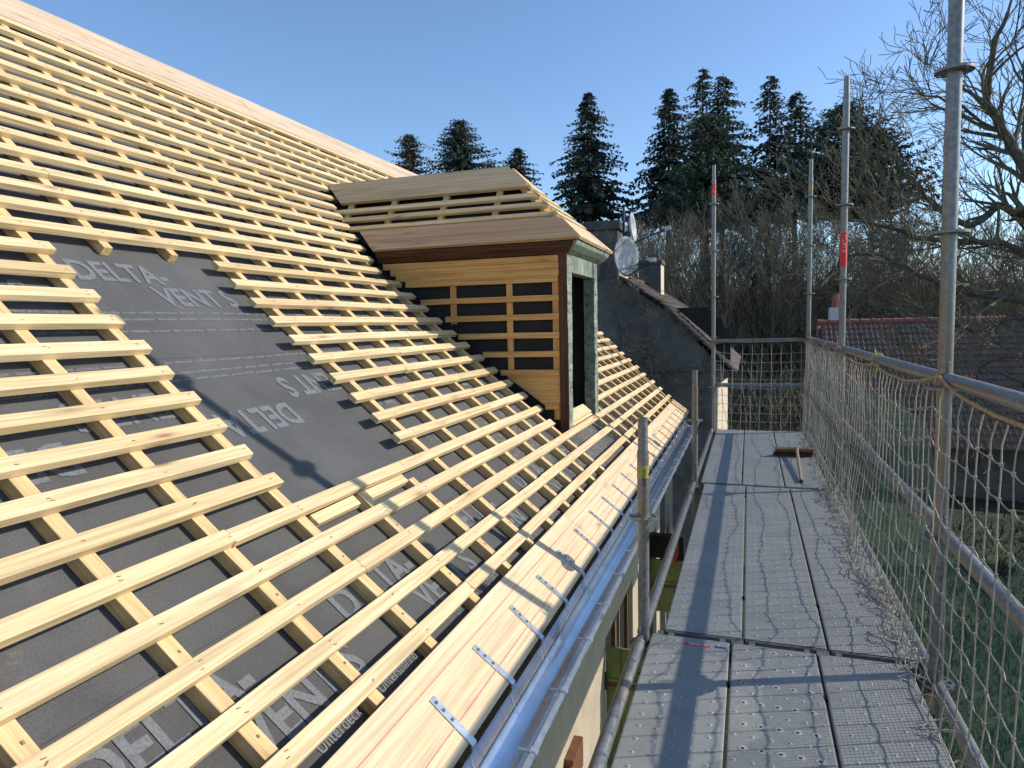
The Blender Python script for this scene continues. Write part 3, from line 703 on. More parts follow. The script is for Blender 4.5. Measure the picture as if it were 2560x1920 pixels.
def standard(x, y, top, ks, spig, label, stickers=(), low=GZ, lean=(0, 0)):
    root = empty('scaffold_standard', (x, y, low), label, 'scaffold pole')
    mb = MB(); tp = Vector((x+lean[0], y+lean[1], 0))
    mb.tube([(x, y, low), (x, y, 0), (x+lean[0], y+lean[1], spig)], .02415, 24); mb.tube([(x+lean[0], y+lean[1], spig-.01), (x+lean[0], y+lean[1], top)], .0205, 20, cap=False)
    mb.tube([(x, y, low), (x, y, low+.012)], .06, 4)
    for zz in (.19, .43, .70): mb.tube([(x+.0235, y-.006, zz), (x+.0246, y-.006, zz)], .006, 8)
    mb.build('tube', M['galv'], root, Matrix.Translation((x, y, 0)), smooth=True)
    for k in ks:
        z = ZG+k*RS; t = z/spig if z > 0 else 0; mb = MB(); rosette(mb, x+lean[0]*t, y+lean[1]*t, z); mb.build('rosette', M['galv'], root, Matrix.Translation((x, y, z)))
    for (z0, z1, mat, txt) in stickers:
        t = z0/spig; xx, yy = x+lean[0]*t, y+lean[1]*t; mb = MB(); mb.tube([(xx, yy, z0), (xx, yy, z1)], .0247, 24); s_ = mb.build('sticker', mat, root, Matrix.Translation((xx, yy, z0)), smooth=True)
        if txt:
            def mf(u, v, xx=xx, yy=yy, z0=z0):      # letters run down the tube, wrapped on it
                a = -pi/2 + .22 - (v-.010)/.0252; return Vector((xx+.0252*cos(a+.0), yy+.0252*sin(a), z1-.012-u))
            lettering('lettering', txt, .036 if mat is M['red'] else .02, mf, M['white'] if mat is M['red'] else M['black'], s_, .01)
    return root
standard(XR, Y1, 3.10, (-2, -1, 0, 1, 2, 3), 2.96, 'tall galvanised scaffold pole nearest the camera, rising out of the top of the frame', lean=(-.004, 0))
standard(XR+.002, Y1+LB, 3.09, (-2, -1, 0, 1, 2, 3), 2.957, 'tall galvanised scaffold pole with a large red sticker, second along the netted side', [(1.71, 1.96, M['red'], 'ALTRAD')])
standard(XR-.010, Y1+2*LB, 3.13, (-2, -1, 0, 1, 2, 3), 2.95, 'far corner scaffold pole on the netted side, with a yellow sticker near its top', [(2.78, 2.84, M['yellow'], None)])
standard(-.0665, Y1+2*LB, 3.166, (-2, -1, 0, 1, 2, 3), 2.99, 'tall far scaffold pole beside the grey gable, small red sticker near its top', [(2.80, 2.945, M['red'], 'ALTRAD')])
standard(XL, Y1, .934, (-2, -1), .797, 'short inner scaffold pole in front of the eave with a yellow tape', [(.685, .737, M['yellow'], 'ALTRAD')])
standard(XL-.002, Y1+LB, .930, (-2, -1), .793, 'short inner scaffold pole at the second deck joint, beyond the gutter')
standard(XR, Y1-LB, 3.10, (-2, -1, 0, 1, 2, 3), 2.96, 'scaffold pole beside the photographer, outside the picture on the netted side')
standard(XL, Y1-LB, .934, (-2, -1), .797, 'short scaffold pole beside the photographer on the eave side')
def pipe(name, p0, p1, label, cat, r=.0242, mat=None, wedge=True, kids=None):
    p0, p1 = Vector(p0), Vector(p1); d = (p1-p0).normalized(); root = empty(name, p0, label, cat)
    mb = MB(); e = .05 if wedge else 0; mb.tube([p0+d*e, p0+(p1-p0)*.5+Vector((0, 0, -.002)), p1-d*e], r, 20)
    mb.build('tube', mat or M['galv'], root, frame_of(p0, d.cross(Vector((0, .0001, 1))) if abs(d.z) < .9 else X_, d), smooth=True)
    if wedge:
        for q, sgn in ((p0, 1), (p1, -1)):
            mb = MB(); c = q+d*sgn*.048+Vector((0, 0, -.006))
            mb.box(c, d*.026, d.cross(Z_)*.013, Z_*.029); mb.box(c-d*sgn*.008+Z_*.02, d*.004, d.cross(Z_)*.004, Z_*.05)
            mb.build('wedge_head', M['galv_dark'], root, bevel=.003)
    return root
bays = [(Y1-LB, Y1, 'near bay'), (Y1, Y1+LB, 'middle bay'), (Y1+LB, Y1+2*LB, 'far bay')]
for a, b, nm in bays:
    pipe('guard_rail', (XR-.001, a, 1.10), (XR-.001, b, 1.10), f'galvanised top guard rail of the {nm}, above the netting', 'guard rail')
    pipe('guard_rail', (XR+.004, a, .545), (XR+.004, b, .545), f'galvanised knee-height rail of the {nm}, seen through the netting', 'guard rail')
    pipe('ledger', (XL-.012, a, -.004), (XL-.012, b, -.004), f'ribbed tube along the eave side of the {nm} deck', 'scaffold tube')
    pipe('ledger', (XR, a, -.03), (XR, b, -.03), f'tube along the netted side of the {nm} deck, below the net', 'scaffold tube')
YN = Y1+2*LB
pipe('guard_rail', (XL, YN, 1.08), (XR, YN, 1.08), 'dark top rail closing the far end of the scaffold', 'guard rail', mat=M['galv_dark'])
pipe('guard_rail', (XL, YN+.02, .545), (XR, YN+.02, .545), 'knee-height rail closing the far end of the scaffold', 'guard rail')
for y, nm in ((Y1-LB, 'behind the photographer'), (Y1, 'at the nearest deck joint'), (Y1+LB, 'at the farther deck joint'), (YN, 'at the far end of the decks')):
    root = empty('transom', (XL, y, -.06), f'steel U transom carrying the deck hooks {nm}', 'transom'); mb = MB()
    mb.abox(XL+.03, XR-.03, y-.022, y+.022, -.075, -.069); mb.abox(XL+.03, XR-.03, y-.025, y-.022, -.075, -.03); mb.abox(XL+.03, XR-.03, y+.022, y+.025, -.075, -.03)
    mb.build('channel', M['galv_dark'], root)
def deck(x0, y0, y1, big, label):
    w_ = .316; c = Vector((x0+w_/2, (y0+y1)/2, 0)); root = empty('scaffold_deck', (c.x, c.y, -.06), label, 'scaffold deck', 'steel decks of the scaffold walkway')
    mb = MB(); hw = w_/2; prof_ = [(-hw, -.055), (-hw, -.004), (-hw+.003, -.0008), (-hw+.008, 0), (hw-.008, 0), (hw-.003, -.0008), (hw, -.004), (hw, -.055), (hw-.02, -.055), (hw-.02, -.05), (hw-.004, -.05), (hw-.004, -.006), (-hw+.004, -.006), (-hw+.004, -.05), (-hw+.02, -.05), (-hw+.02, -.055)]
    N = 2; V = []; K = len(prof_)
    for yy in (y0, y1):
        for (x, z) in prof_: V.append((c.x+x, yy, z))
    mb.add(V, [(k, (k+1) % K, K+(k+1) % K, K+k) for k in range(K)]); mb.build('deck_plate', M['deck_big' if big else 'deck'], root, Matrix.Translation(c), smooth=False)
    for yy, s_ in ((y0, -1), (y1, 1)):
        mb = MB(); mb.abox(c.x-hw+.004, c.x+hw-.004, min(yy, yy+s_*.012), max(yy, yy+s_*.012), -.052, -.003)
        for xx in (c.x-hw+.03, c.x+hw-.03):
            mb.abox(xx-.012, xx+.012, min(yy, yy+s_*.055), max(yy, yy+s_*.055), -.028, -.006); mb.abox(xx-.012, xx+.012, yy+s_*.05-.004, yy+s_*.05+.004, -.06, -.006)
        mb.build('deck_hook', M['steel_end'], root, bevel=.002)
    for xx in (c.x-hw-.0025, c.x+hw+.0025):
        for yy in (y1-.33, y0+.45):
            mb = MB(); mb.abox(xx-.005, xx+.005, yy-.014, yy+.014, -.012, .0006); mb.build('spacer', M['black'], root)
    return root
W3 = .3255
for bi, (ox, a, b, nm) in enumerate(((-.046, Y1-LB+.05, Y1+.042, 'near'), (.0, Y1+.098, Y1+LB-.036, 'middle'), (-.030, Y1+LB+.018, YN-.01, 'far'))):
    for k, pn in enumerate(('eave-side', 'centre', 'net-side')):
        deck(ox+k*W3+.0045, a, b, bi == 0 and k == 1, f'{pn} perforated steel deck of the {nm} bay' + (' with larger holes' if bi == 0 and k == 1 else ''))
rp0 = empty('red_plate', (-.10, 4.3, -.2), 'small red plate hanging under the eave-side tube of the middle bay', 'plate'); mb = MB(); mb.abox(-.092, -.086, 4.18, 4.46, -.19, -.035); mb.build('plate', M['red'], rp0)
# stickers on the decks' ends
tg = empty('deck_sticker', (.17, 2.78, .001), 'red brand strip with blue end stuck on the near deck end', 'sticker')
mb = MB(); mb.abox(.098, .200, 2.770, 2.790, .0006, .0012); s1 = mb.build('red_strip', M['red'], tg)
mb = MB(); mb.abox(.218, .262, 2.776, 2.790, .0006, .0012); mb.build('blue_strip', M['blue'], tg)
lettering('lettering', 'ALTRAD', .019, lambda u, v: Vector((.188-u*1.0, 2.787-v, .0018)), M['white'], s1, .01)
# ------------- safety net
TOP = [(-.3, 1.05), (1.0, 1.055), (1.5, 1.05), (1.92, 1.045), (2.17, 1.045), (2.39, 1.055), (2.57, 1.07), (2.74, 1.105), (2.80, 1.10), (3.0, 1.07), (3.3, 1.045), (3.7, 1.045), (4.04, 1.065), (4.12, 1.075), (4.22, 1.055), (4.5, 1.042), (4.81, 1.036), (5.2, 1.05), (5.48, 1.10), (5.62, 1.105), (5.8, 1.06), (6.0, 1.037), (6.3, 1.06), (6.55, 1.105), (6.8, 1.06), (7.07, 1.037), (7.5, 1.07), (8.16, 1.11), (8.55, 1.11)]
def topz(y):
    for (a, za), (b, zb_) in zip(TOP, TOP[1:]):
        if a <= y <= b: return za+(zb_-za)*(y-a)/(b-a)
    return 1.08
def netx(y, z):
    t = max(0, min(1, z/1.05))
    return .958 - .045*(1-t)**2 + .034*noise.noise(Vector((y*1.4, z*2.2, 4)))*(1-t*.6) + .006*noise.noise(Vector((y*9, z*8, 8)))
def netz(y, j, J=10):
    "height of horizontal cord j"
    f = 1-j/J; tz = topz(y); z = .015+(tz-.015)*f
    dp_ = 0
    if 2.80 < y < 3.35: dp_ = -.055*math.exp(-((y-3.19)/.09)**2)
    if 2.60 < y < 2.90: dp_ = +.03*math.exp(-((y-2.80)/.05)**2)
    return z + dp_*(1-abs(2*f-1.1))*.9 + .017*noise.noise(Vector((y*3.0, j*1.7, 0))) + .022*noise.noise(Vector((y*1.1, j*.9, 5)))
vy = []; y = -.25
while y < 2.78: vy.append(y); y += .104
y = 2.86
while y < 8.56: vy.append(y); y += .088
net = empty('safety_net', (.95, 4.2, 0), 'beige knotted rope safety net hung along the right side of the scaffold', 'safety net')
mb = MB(); cr = .0024
for y in vy:
    pts = [Vector((netx(y, 0), y, netz(y, j))) for j in range(10, -1, -1)]; P = []
    for i, p in enumerate(pts):
        q = Vector((netx(y, p.z), y+.008*noise.noise(Vector((y*11, i*1.3, 2)))+.004*random.uniform(-1, 1), p.z)); P.append(q)
    Q = []
    for a, b in zip(P, P[1:]): Q += [a, (a+b)/2+Vector((.002*random.uniform(-1, 1), .003*random.uniform(-1, 1), 0))]
    Q.append(P[-1]+Vector((.012, 0, .006))); mb.tube(Q, cr, 4, cap=False)
    for p in P[1:-1]: mb.box(p, X_*.0042, Y_*.0042, Z_*.0052)
for j in range(1, 11):
    pts = []; k = 0
    for a, b in zip(vy, vy[1:]):
        for t in (0, .33, .66):
            y = a+(b-a)*t; z = netz(y, j) - .0045*sin(pi*t) + (.002*random.uniform(-1, 1)); pts.append(Vector((netx(y, z)+.003*random.uniform(-1, 1), y, z)))
    mb.tube(pts, cr, 4, cap=False)
mb.build('mesh_cords', M['rope'], net, smooth=True)
mb = MB(); pts = []; y = -.3
while y < 8.56:
    pts.append(Vector((.974, y, topz(y)+.006))); y += .04
mb.tube(pts, .0058, 6); mb.build('head_rope', M['rope_tan'], net, smooth=True)
mb = MB(); rb = random.Random(5)          # slack bundle of net lying on the deck edge
for s in range(80):
    y0 = rb.uniform(1.3, 8.2) if s > 90 else rb.uniform(2.9, 5.6); L_ = rb.uniform(.12, .4); p = Vector((rb.uniform(.885, .955), y0, rb.uniform(.006, .05))); pts = [p.copy()]; a = rb.uniform(0, 6.28)
    for i in range(20):
        a += rb.uniform(-.55, .62); p = p+Vector((cos(a)*.011, .5*L_/20+sin(a)*.013, rb.uniform(-.006, .006))); p.x = min(.975, max(.862, p.x)); p.z = min(.075, max(.004, p.z)); pts.append(p.copy())
    mb.tube(pts, .0024, 4, cap=False)
for k in range(70):
    y = rb.uniform(1.2, 8.3); x = rb.uniform(.87, .93); mb.tube([(x, y, .005), (x-.03, y+rb.uniform(-.03, .03), .004+rb.uniform(0, .012)), (x+.02, y+.03, .02), (x+.06, y+rb.uniform(-.03, .05), .03)], .0024, 4, cap=False)
tag(mb.build('slack_bundle', M['rope'], net, smooth=True), kind='stuff')
for (y, z) in ((2.79, 1.10), (4.13, 1.075), (5.70, 1.10), (1.35, 1.07)):
    r_ = empty('twine_tie', (1.0, y, z), {2.79: 'yellow twine tie where the net meets the nearest pole', 4.13: 'yellow twine tie halfway along the middle guard rail', 5.70: 'yellow twine tie at the pole with the large red sticker', 1.35: 'yellow twine tie on the near guard rail, right edge of the photo'}[y], 'twine', 'yellow ties of the safety net'); mb = MB()
    rr_ = .030; pts = [Vector((1.003+rr_*cos(t), y+.004*t, 1.10+rr_*sin(t))) for t in [i*.5 for i in range(14)]]; pts += [Vector((.99, y+.03, 1.15)), Vector((1.0, y-.02, 1.08)), Vector((.985, y-.012, 1.0))]
    mb.tube(pts, .0024, 5, cap=False); mb.build('loop', M['twine'], r_)
net2 = empty('safety_net', (.5, YN, 0), 'rope safety net closing the far end of the scaffold', 'safety net')
mb = MB(); xs_ = [-.05+.1075*i for i in range(11)]
def ez(x, j): return .02+(1.055-.018*(1-((x-.48)/.55)**2)-.02)*(1-j/10) - .012*(1-((x-.5)/.55)**2)*(j > 0) + .005*noise.noise(Vector((x*7, j*2, 1)))
for x in xs_: mb.tube([Vector((x+.012*noise.noise(Vector((x*5, j*.8, 3)))-.006*j*(x < .5)*.4, YN-.04-.02*noise.noise(Vector((x, j*.4, 1))), ez(x, j))) for j in range(11)], cr, 4, cap=False)
for j in range(1, 11): mb.tube([Vector((-.06+i*.036, YN-.04, ez(-.06+i*.036, j)-.006*abs(sin(i*1.05)))) for i in range(31)], cr, 4, cap=False)
mb.build('mesh_cords', M['rope'], net2); mb = MB(); mb.tube([Vector((-.06+i*.035, YN-.04, ez(-.06+i*.035, 0)+.03)) for i in range(31)], .0058, 6); mb.build('head_rope', M['rope_tan'], net2)
mb = MB(); mb.tube([(.02, YN-.05, .9), (.03, YN-.06, .5), (.06, YN-.05, .25), (.11, YN-.04, .05)], .003, 4); mb.build('loose_end', M['rope'], net2)
# ------------- green debris mesh outside the poles
def dtop(y): return .42+.46*max(0, min(1, (y-2.95)/.35))+.43*max(0, min(1, (2.45-y)/.5)) + .02*noise.noise(Vector((y*3, 0, 0)))
mb = MB(); NYd, NZd = 130, 26; V = []
for j in range(NYd+1):
    y = -.4+(YN+.1+.4)*j/NYd; t = dtop(y)
    for k in range(NZd+1):
        z = t+(-2.4-t)*k/NZd; V.append((1.062+.014*noise.noise(Vector((y*1.6, z*.9, 2)))+.006*noise.noise(Vector((y*6, z*2, 5))), y, z))
mb.add(V, [(j*(NZd+1)+k, j*(NZd+1)+k+1, (j+1)*(NZd+1)+k+1, (j+1)*(NZd+1)+k) for j in range(NYd) for k in range(NZd)])
tag(mb.build('debris_net', M['debris'], smooth=True, angle=180), 'fine green debris mesh stretched behind the rope net on the right', 'debris netting')
# ------------- broom
br = empty('broom', (.77, 7.0, 0), 'old wooden broom lying on the far decks, handle towards the camera', 'broom')
mb = MB(); mb.box((.765, 7.02, .068), Vector((.175, .012, 0)), Vector((-.002, .03, .006)), Vector((0, -.004, .017)))
mb.build('head', M['broomwood'], br, bevel=.006)
mb = MB(); rb = random.Random(2)
for i in range(900):
    t = rb.uniform(-1, 1); s = rb.uniform(-1, 1); p = Vector((.765+t*.173, 7.03+t*.012+s*.024, .055)); mb.tube([p, p+Vector((t*.02+rb.uniform(-.012, .012), s*.02+.03+rb.uniform(-.01, .01), -.05))], [.0016, .0009], 3, cap=False)
mb.build('bristles', M['bristle'], br)
mb = MB(); mb.tube([(.785, 7.03, .082), (.782, 6.93, .070), (.765, 6.4, .043), (.750, 5.87, .016)], [.0145, .0135, .013, .0135], 12); mb.tube([(.750, 5.89, .0165), (.7495, 5.865, .0155)], .0142, 12, 1)
mb.build('handle', [M['handle'], M['black']], br, frame_of((.77, 6.5, .05), Y_, Z_), smooth=True)
# ---------------------------------------------------------------- ground
def gz(x, y): return GZ - .035*max(0, x-1.5) - .012*max(0, y-10) + .12*noise.noise(Vector((x*.15, y*.15, 0)))
mb = MB(); xs_ = [-400, -200, -100, -50, -30, -20]+[-14+i*1.0 for i in range(45)]+[36, 45, 60, 90, 150, 260, 420]; ys_ = [-60, -30, -15, -8, -4]+[i*1.0 for i in range(0, 50)]+[55, 65, 80, 110, 160, 240, 400, 800]
V = [(x, y, gz(min(40, max(-20, x)), min(80, y))) for x in xs_ for y in ys_]; n_ = len(ys_)
mb.add(V, [(i*n_+j, (i+1)*n_+j, (i+1)*n_+j+1, i*n_+j+1) for i in range(len(xs_)-1) for j in range(n_-1)])
tag(mb.build('ground', M['grass'], smooth=True, angle=180), kind='structure')
# grass tufts seen through the netting
mb = MB(); rg = random.Random(11)
for i in range(30000):
    x = rg.uniform(1.2, 8.5); y = rg.uniform(.5, 20)*rg.uniform(.4, 1); x += (y*.25)*rg.random(); z = gz(x, y)-.01; h = rg.uniform(.07, .24)*(1.6 if noise.noise(Vector((x*.8, y*.8, 3))) > .1 else .8); a = rg.uniform(0, 6.28); wv = Vector((cos(a)*.014, sin(a)*.014, 0)); b_ = Vector((x, y, z)); ln = Vector((rg.uniform(-.5, .5), rg.uniform(-.5, .5), 0))*h
    mb.add([b_-wv, b_+wv, b_+ln+Vector((0, 0, h))], [(0, 1, 2)])
tag(mb.build('grass_tufts', M['grass']), 'long rough grass below the scaffold, seen through the nets', 'grass', kind='stuff')
# ---------------------------------------------------------------- neighbouring house
YG = 13.0
nh = empty('neighbour_house', (-2.5, YG+2, GZ), 'old house with dark rendered gable, brown tiled roof and a tall stack block', 'house')
mb = MB(); rk = [(-1.98, 2.12), (-1.2, 1.58), (-.5, .88), (.02, .36)]
front = [(-6.5, GZ-.5), (-.26, GZ-.5), (-.26, .10), (.0, .30)]+rk[::-1]+[(-6.5, 2.2)]
mb.add([(x, YG, z) for x, z in front], [tuple(range(len(front)))]); mb.abox(-6.5, -.262, YG+.002, YG+6.5, GZ-.5, .15)
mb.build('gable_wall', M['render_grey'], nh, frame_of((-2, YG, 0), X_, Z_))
mb = MB(); mb.abox(-.26, -.20, YG+.05, YG+6.5, GZ-.5, .22); mb.build('side_wall', M['render'], nh)
mb = MB(); mb.abox(-2.4, -.24, YG-.05, YG, .40, .47); mb.build('string_course', M['stone'], nh)
# roof slope with real steps of plain tiles along the verge
mb = MB(); ru = random.Random(4); rows = 22; YE_ = YG+6.2
def rkp(t):
    P = [(-2.0, 2.20), (-1.2, 1.66), (-.5, .96), (.12, .34)]; q = t*3; i = min(2, int(q)); f = q-i
    return Vector((P[i][0]*(1-f)+P[i+1][0]*f, 0, P[i][1]*(1-f)+P[i+1][1]*f))
for r in range(rows):
    a, b = rkp(r/rows), rkp((r+1.15)/rows if r < rows-1 else 1); d = (b-a); nrm = Vector((-d.z, 0, d.x)).normalized(); nrm = nrm if nrm.z > 0 else -nrm
    j0 = YG-.09+ru.uniform(-.03, .02); wob = [ru.uniform(-.006, .006) for _ in range(25)]; cols = 24
    for c in range(cols):
        y0 = j0+(YE_-j0)*c/cols; y1 = j0+(YE_-j0)*(c+1)/cols-.006; o = nrm*(.012+wob[c]); th = nrm*.022
        A = [a+Vector((0, y0, 0))+o*.2, a+Vector((0, y1, 0))+o*.2, b+Vector((0, y1, 0))+o+nrm*.012, b+Vector((0, y0, 0))+o+nrm*.012]
        uvs = [(c+.1, r+.1), (c+.9, r+.1), (c+.9, r+.9), (c+.1, r+.9)]
        mb.add(A+[p+th for p in A], [(4, 5, 6, 7), (0, 4, 7, 3), (3, 7, 6, 2), (1, 2, 6, 5)], 0, [uvs]*4)
mb.build('roof', M['tile_brown'], nh)
mb = MB()
for i in range(14): mb.tube([(-2.02, YG+1.2+i*.24, 2.24+.0*i), (-2.02, YG+1.42+i*.24, 2.25)], [.06, .05], 8)
mb.build('ridge_tiles', M['tile_red'], nh)
mb = MB(); mb.abox(-6.5, -2.03, YG+.03, YG+1.1, 1.5, 3.10); mb.abox(-6.55, -1.98, YG-.02, YG+1.15, 3.10, 3.26); mb.abox(-6.52, -2.0, YG+.0, YG+1.12, 2.84, 2.90); mb.abox(-6.52, -2.0, YG+.01, YG+1.12, 2.62, 2.66)
blk = mb.build('parapet_block', M['stone'], nh, bevel=.01)
mb = MB(); mb.abox(-2.034, -2.00, YG+.025, YG+1.08, 1.95, 2.6); mb.build('painted_lit_face', M['render'], nh)  # pale slab: sun on the block's right face put into the colour
c0 = at(1627, 700, 16.5); mb = MB(); mb.abox(c0.x-.25, c0.x+.25, 16.3, 16.9, 1.2, 2.68); mb.abox(c0.x-.29, c0.x+.29, 16.25, 16.95, 2.68, 2.78)
chs = mb.build('chimney', M['stone'], nh, bevel=.01); mb = MB(); mb.abox(c0.x+.25, c0.x+.262, 16.31, 16.9, 1.3, 2.66); mb.build('chimney_painted_light', M['render'], nh)  # pale sheet on the right: sunlit side of the chimney put into colour
mb = MB(); mb.tube([(c0.x+.2, 16.5, 2.78), (c0.x+.19, 16.5, 2.95), (c0.x+.24, 16.5, 3.05)], .008, 5); mb.build('cowl_wire', M['rope'], chs)
# small roof dormer of the neighbour
mb = MB(); d0 = Vector((-.62, 14.6, 0)); zt_ = 1.78
V = [(-1.05, 14.0, 1.60), (-.42, 14.0, 1.60), (.10, 14.0, .93), (-.30, 14.0, .93), (-1.0, 14.35, 1.60), (-.44, 14.35, 1.60), (.06, 14.35, .93), (-.30, 14.35, .93)]
mb.add(V, [(0, 1, 2, 3), (1, 5, 6, 2), (0, 4, 5, 1), (5, 4, 7, 6), (3, 2, 6, 7)]); mb.abox(-.9, .0, 14.05, 14.3, .3, .93)
mb.build('small_dormer', M['soot'], nh)
mb = MB(); mb.tube([(-.30, 13.96, .90), (.22, 13.96, .90)], .03, 6); mb.build('small_gutter', M['dish_dark'], nh)
# satellite dishes
def dish(px, py, Y, rad, nrm, label, arm, tall=1.12):
    c = at(px, py, Y); nrm = Vector(nrm).normalized(); root = empty('satellite_dish', c, label, 'satellite dish')
    up = (Z_-nrm*nrm.z).normalized(); sdv = nrm.cross(up); V = [c-nrm*.07]; R_, A_ = 6, 36
    for r in range(1, R_+1):
        q = r/R_
        for a in range(A_): t = 2*pi*a/A_; V.append(c + sdv*(cos(t)*rad*q) + up*(sin(t)*rad*tall*q) + nrm*(-.07+.07*q*q))
    F = [(0, 1+a, 1+(a+1) % A_) for a in range(A_)]
    for r in range(R_-1):
        for a in range(A_): F.append((1+r*A_+a, 1+r*A_+A_+a, 1+r*A_+A_+(a+1) % A_, 1+r*A_+(a+1) % A_))
    mb = MB(); mb.add(V, F); o = mb.build('reflector', M['dish'], root, frame_of(c, sdv, nrm), smooth=True); so = o.modifiers.new('s', 'SOLIDIFY'); so.thickness = .012
    bot = c-up*rad*tall*.97; f = c+nrm*arm+(-up)*rad*.45
    mb = MB(); mb.tube([bot-nrm*.03, bot+nrm*.04, f], .014, 6); mb.tube([c-nrm*.08-up*.05, c-nrm*.2-up*.1], .03, 6)
    for s_ in (-1, 1): mb.tube([c+sdv*s_*rad*.55-up*rad*.8, f], .006, 4) if tall > 1.15 else None
    mb.build('arm', M['dish_dark'], root)
    mb = MB(); mb.box(f+nrm*.01, nrm*.05, sdv*.045, up*.035); mb.tube([f-nrm*.04, f-nrm*.10+up*.03], .028, 8); mb.build('receiver', M['dish'], root, bevel=.004); return root
v = (CAM-at(1566, 640, 12.7)).normalized(); sdd = Vector((1, .25, 0)).normalized()
dish(1566, 641, 12.6, .315, v*.72+sdd*.69+Vector((0, 0, .10)), 'large weathered grey satellite dish facing right, the lower of the two', .62, 1.16)
dish(1583, 569, 12.9, .26, v*.26+sdd*.95+Vector((0, 0, .12)), 'narrow bright satellite dish seen nearly edge-on, above the larger one', .62, 1.05)
mb = MB(); p = at(1573, 600, 13.1); mb.tube([p+Vector((0, 0, -.35)), p+Vector((0, 0, .45))], .028, 8); r_ = empty('antenna_mast', p, 'dark stub mast carrying the upper satellite dish', 'mast'); mb.build('pole', M['dish_dark'], r_)
p = at(1560, 600, 13.3); mb = MB(); mb.tube([p+Vector((0, 0, -.4)), p+Vector((0, 0, .62))], .024, 8); r_ = empty('antenna_mast', p, 'thin dark bare pole left of the dishes', 'mast'); mb.build('pole', M['dish_dark'], r_)
# ---------------------------------------------------------------- climbing plant on the gable
def branches(mb, p, d, L, r, depth, rng, n=3, spread=.6, segs=3, grav=0.0, minr=.004, curl=.25, tips=None, sides=4):
    pts = [p.copy()]; rs = [r]; dd = d.copy()
    for i in range(segs):
        dd = (dd+Vector((rng.gauss(0, curl), rng.gauss(0, curl), rng.gauss(0, curl)+grav))*.5).normalized(); p = p+dd*(L/segs); pts.append(p.copy()); rs.append(max(minr, r*(1-.38*(i+1)/segs)))
    mb.tube(pts, rs, sides if r > .02 else 3, cap=False)
    if tips is not None: tips.append(p.copy())
    if depth <= 0: return
    for k in range(n):
        i = rng.randint(1, segs) if k else segs; q = pts[i]; ax = dd.cross(Vector((rng.gauss(0, 1), rng.gauss(0, 1), rng.gauss(0, 1)))).normalized()
        a = rng.uniform(.25, 1)*spread; nd = (dd*cos(a)+ax*sin(a)).normalized(); branches(mb, q, nd, L*rng.uniform(.58, .85), rs[i]*rng.uniform(.55, .75), depth-1, rng, n, spread, segs, grav, minr, curl, tips, sides)
vp = empty('climbing_plant', (-1.5, YG-.1, GZ), 'leafless creeper sprawling over the dark gable beside the dormer', 'climber')
rv = random.Random(9); mb = MB(); tips = []
for i in range(26):
    p = Vector((rv.uniform(-2.6, -.9), YG-.08, rv.uniform(-.6, 1.2))); d = Vector((rv.uniform(-.8, 1), -.10, rv.uniform(-.2, 1))).normalized(); branches(mb, p, d, rv.uniform(.35, .7), .010, 3, rv, 3, .9, 4, -.02, .0032, .4, tips, 3)
for i in range(10):
    p = at(rv.uniform(1480, 1560), rv.uniform(640, 760), 12.4); branches(mb, p, Vector((rv.uniform(.2, 1), -.05, rv.uniform(.1, .9))).normalized(), .45, .008, 2, rv, 3, .7, 4, 0, .003, .3, tips, 3)
mb.build('stems', M['vine'], vp); mb = MB()
for t in tips:
    if rv.random() < .45:
        a = Vector((rv.gauss(0, 1), rv.gauss(0, 1), rv.gauss(0, 1))).normalized()*.022; b = a.cross(Vector((rv.gauss(0, 1), .3, 1))).normalized()*.02; mb.add([t-a, t+b, t+a, t-b], [(0, 1, 2, 3)])
mb.build('dry_leaves', M['leafdry'], vp)
# ---------------------------------------------------------------- tiled barn on the right
YBN = 24.0; a = at(2052, 812, YBN); b = at(2505, 804, YBN)
bn = empty('tiled_barn', ((a.x+b.x)/2, YBN+3, GZ-.8), 'low building with mossy red tiled roof beyond the netting', 'barn')
zr_ = (a.z+b.z)/2+.02; dX = b.x-a.x+2.5; rows, cols = 20, 52; ru = random.Random(8); mb = MB(); down = Vector((0, -4.0, -3.2)); nrm = Vector((0, -2.65, 3.3)).normalized()
if nrm.z < 0: nrm = -nrm
for r in range(rows):
    p0 = down*(r/rows); p1 = down*((r+1.12)/rows)
    for c in range(cols):
        x0 = a.x+dX*c/cols; wx = dX/cols; o = nrm*ru.uniform(0, .018)
        A = [Vector((x0, YBN, zr_))+p0+o, Vector((x0+wx*.62, YBN, zr_))+p0+o+nrm*.0, Vector((x0+wx*.84, YBN, zr_))+p0+o+nrm*.045, Vector((x0+wx, YBN, zr_))+p0+o]
        B_ = [q+(p1-p0)+nrm*.035 for q in A]; uvq = [(c+.5, r+.5)]*4
        for k in range(3): mb.add([A[k], A[k+1], B_[k+1], B_[k]], [(0, 1, 2, 3)], 0, [uvq])
        mb.add([B_[0], B_[3], B_[3]-nrm*.05, B_[0]-nrm*.05], [(0, 1, 2, 3)], 0, [uvq])
mb.build('roof', M['tile_red'], bn)
mb = MB()
for i in range(24): x = a.x-.1+dX*i/24; mb.tube([(x, YBN+.02, zr_+.06), (x+dX/24+.04, YBN+.02, zr_+.045)], [.10, .085], 8)
for c in range(3): mb.tube([(a.x-.05, YBN+.3, zr_), (a.x-.1, YBN+.3-.5*c, zr_-.4*c)], .05, 6)
mb.build('ridge_tiles', M['tile_bright'], bn)
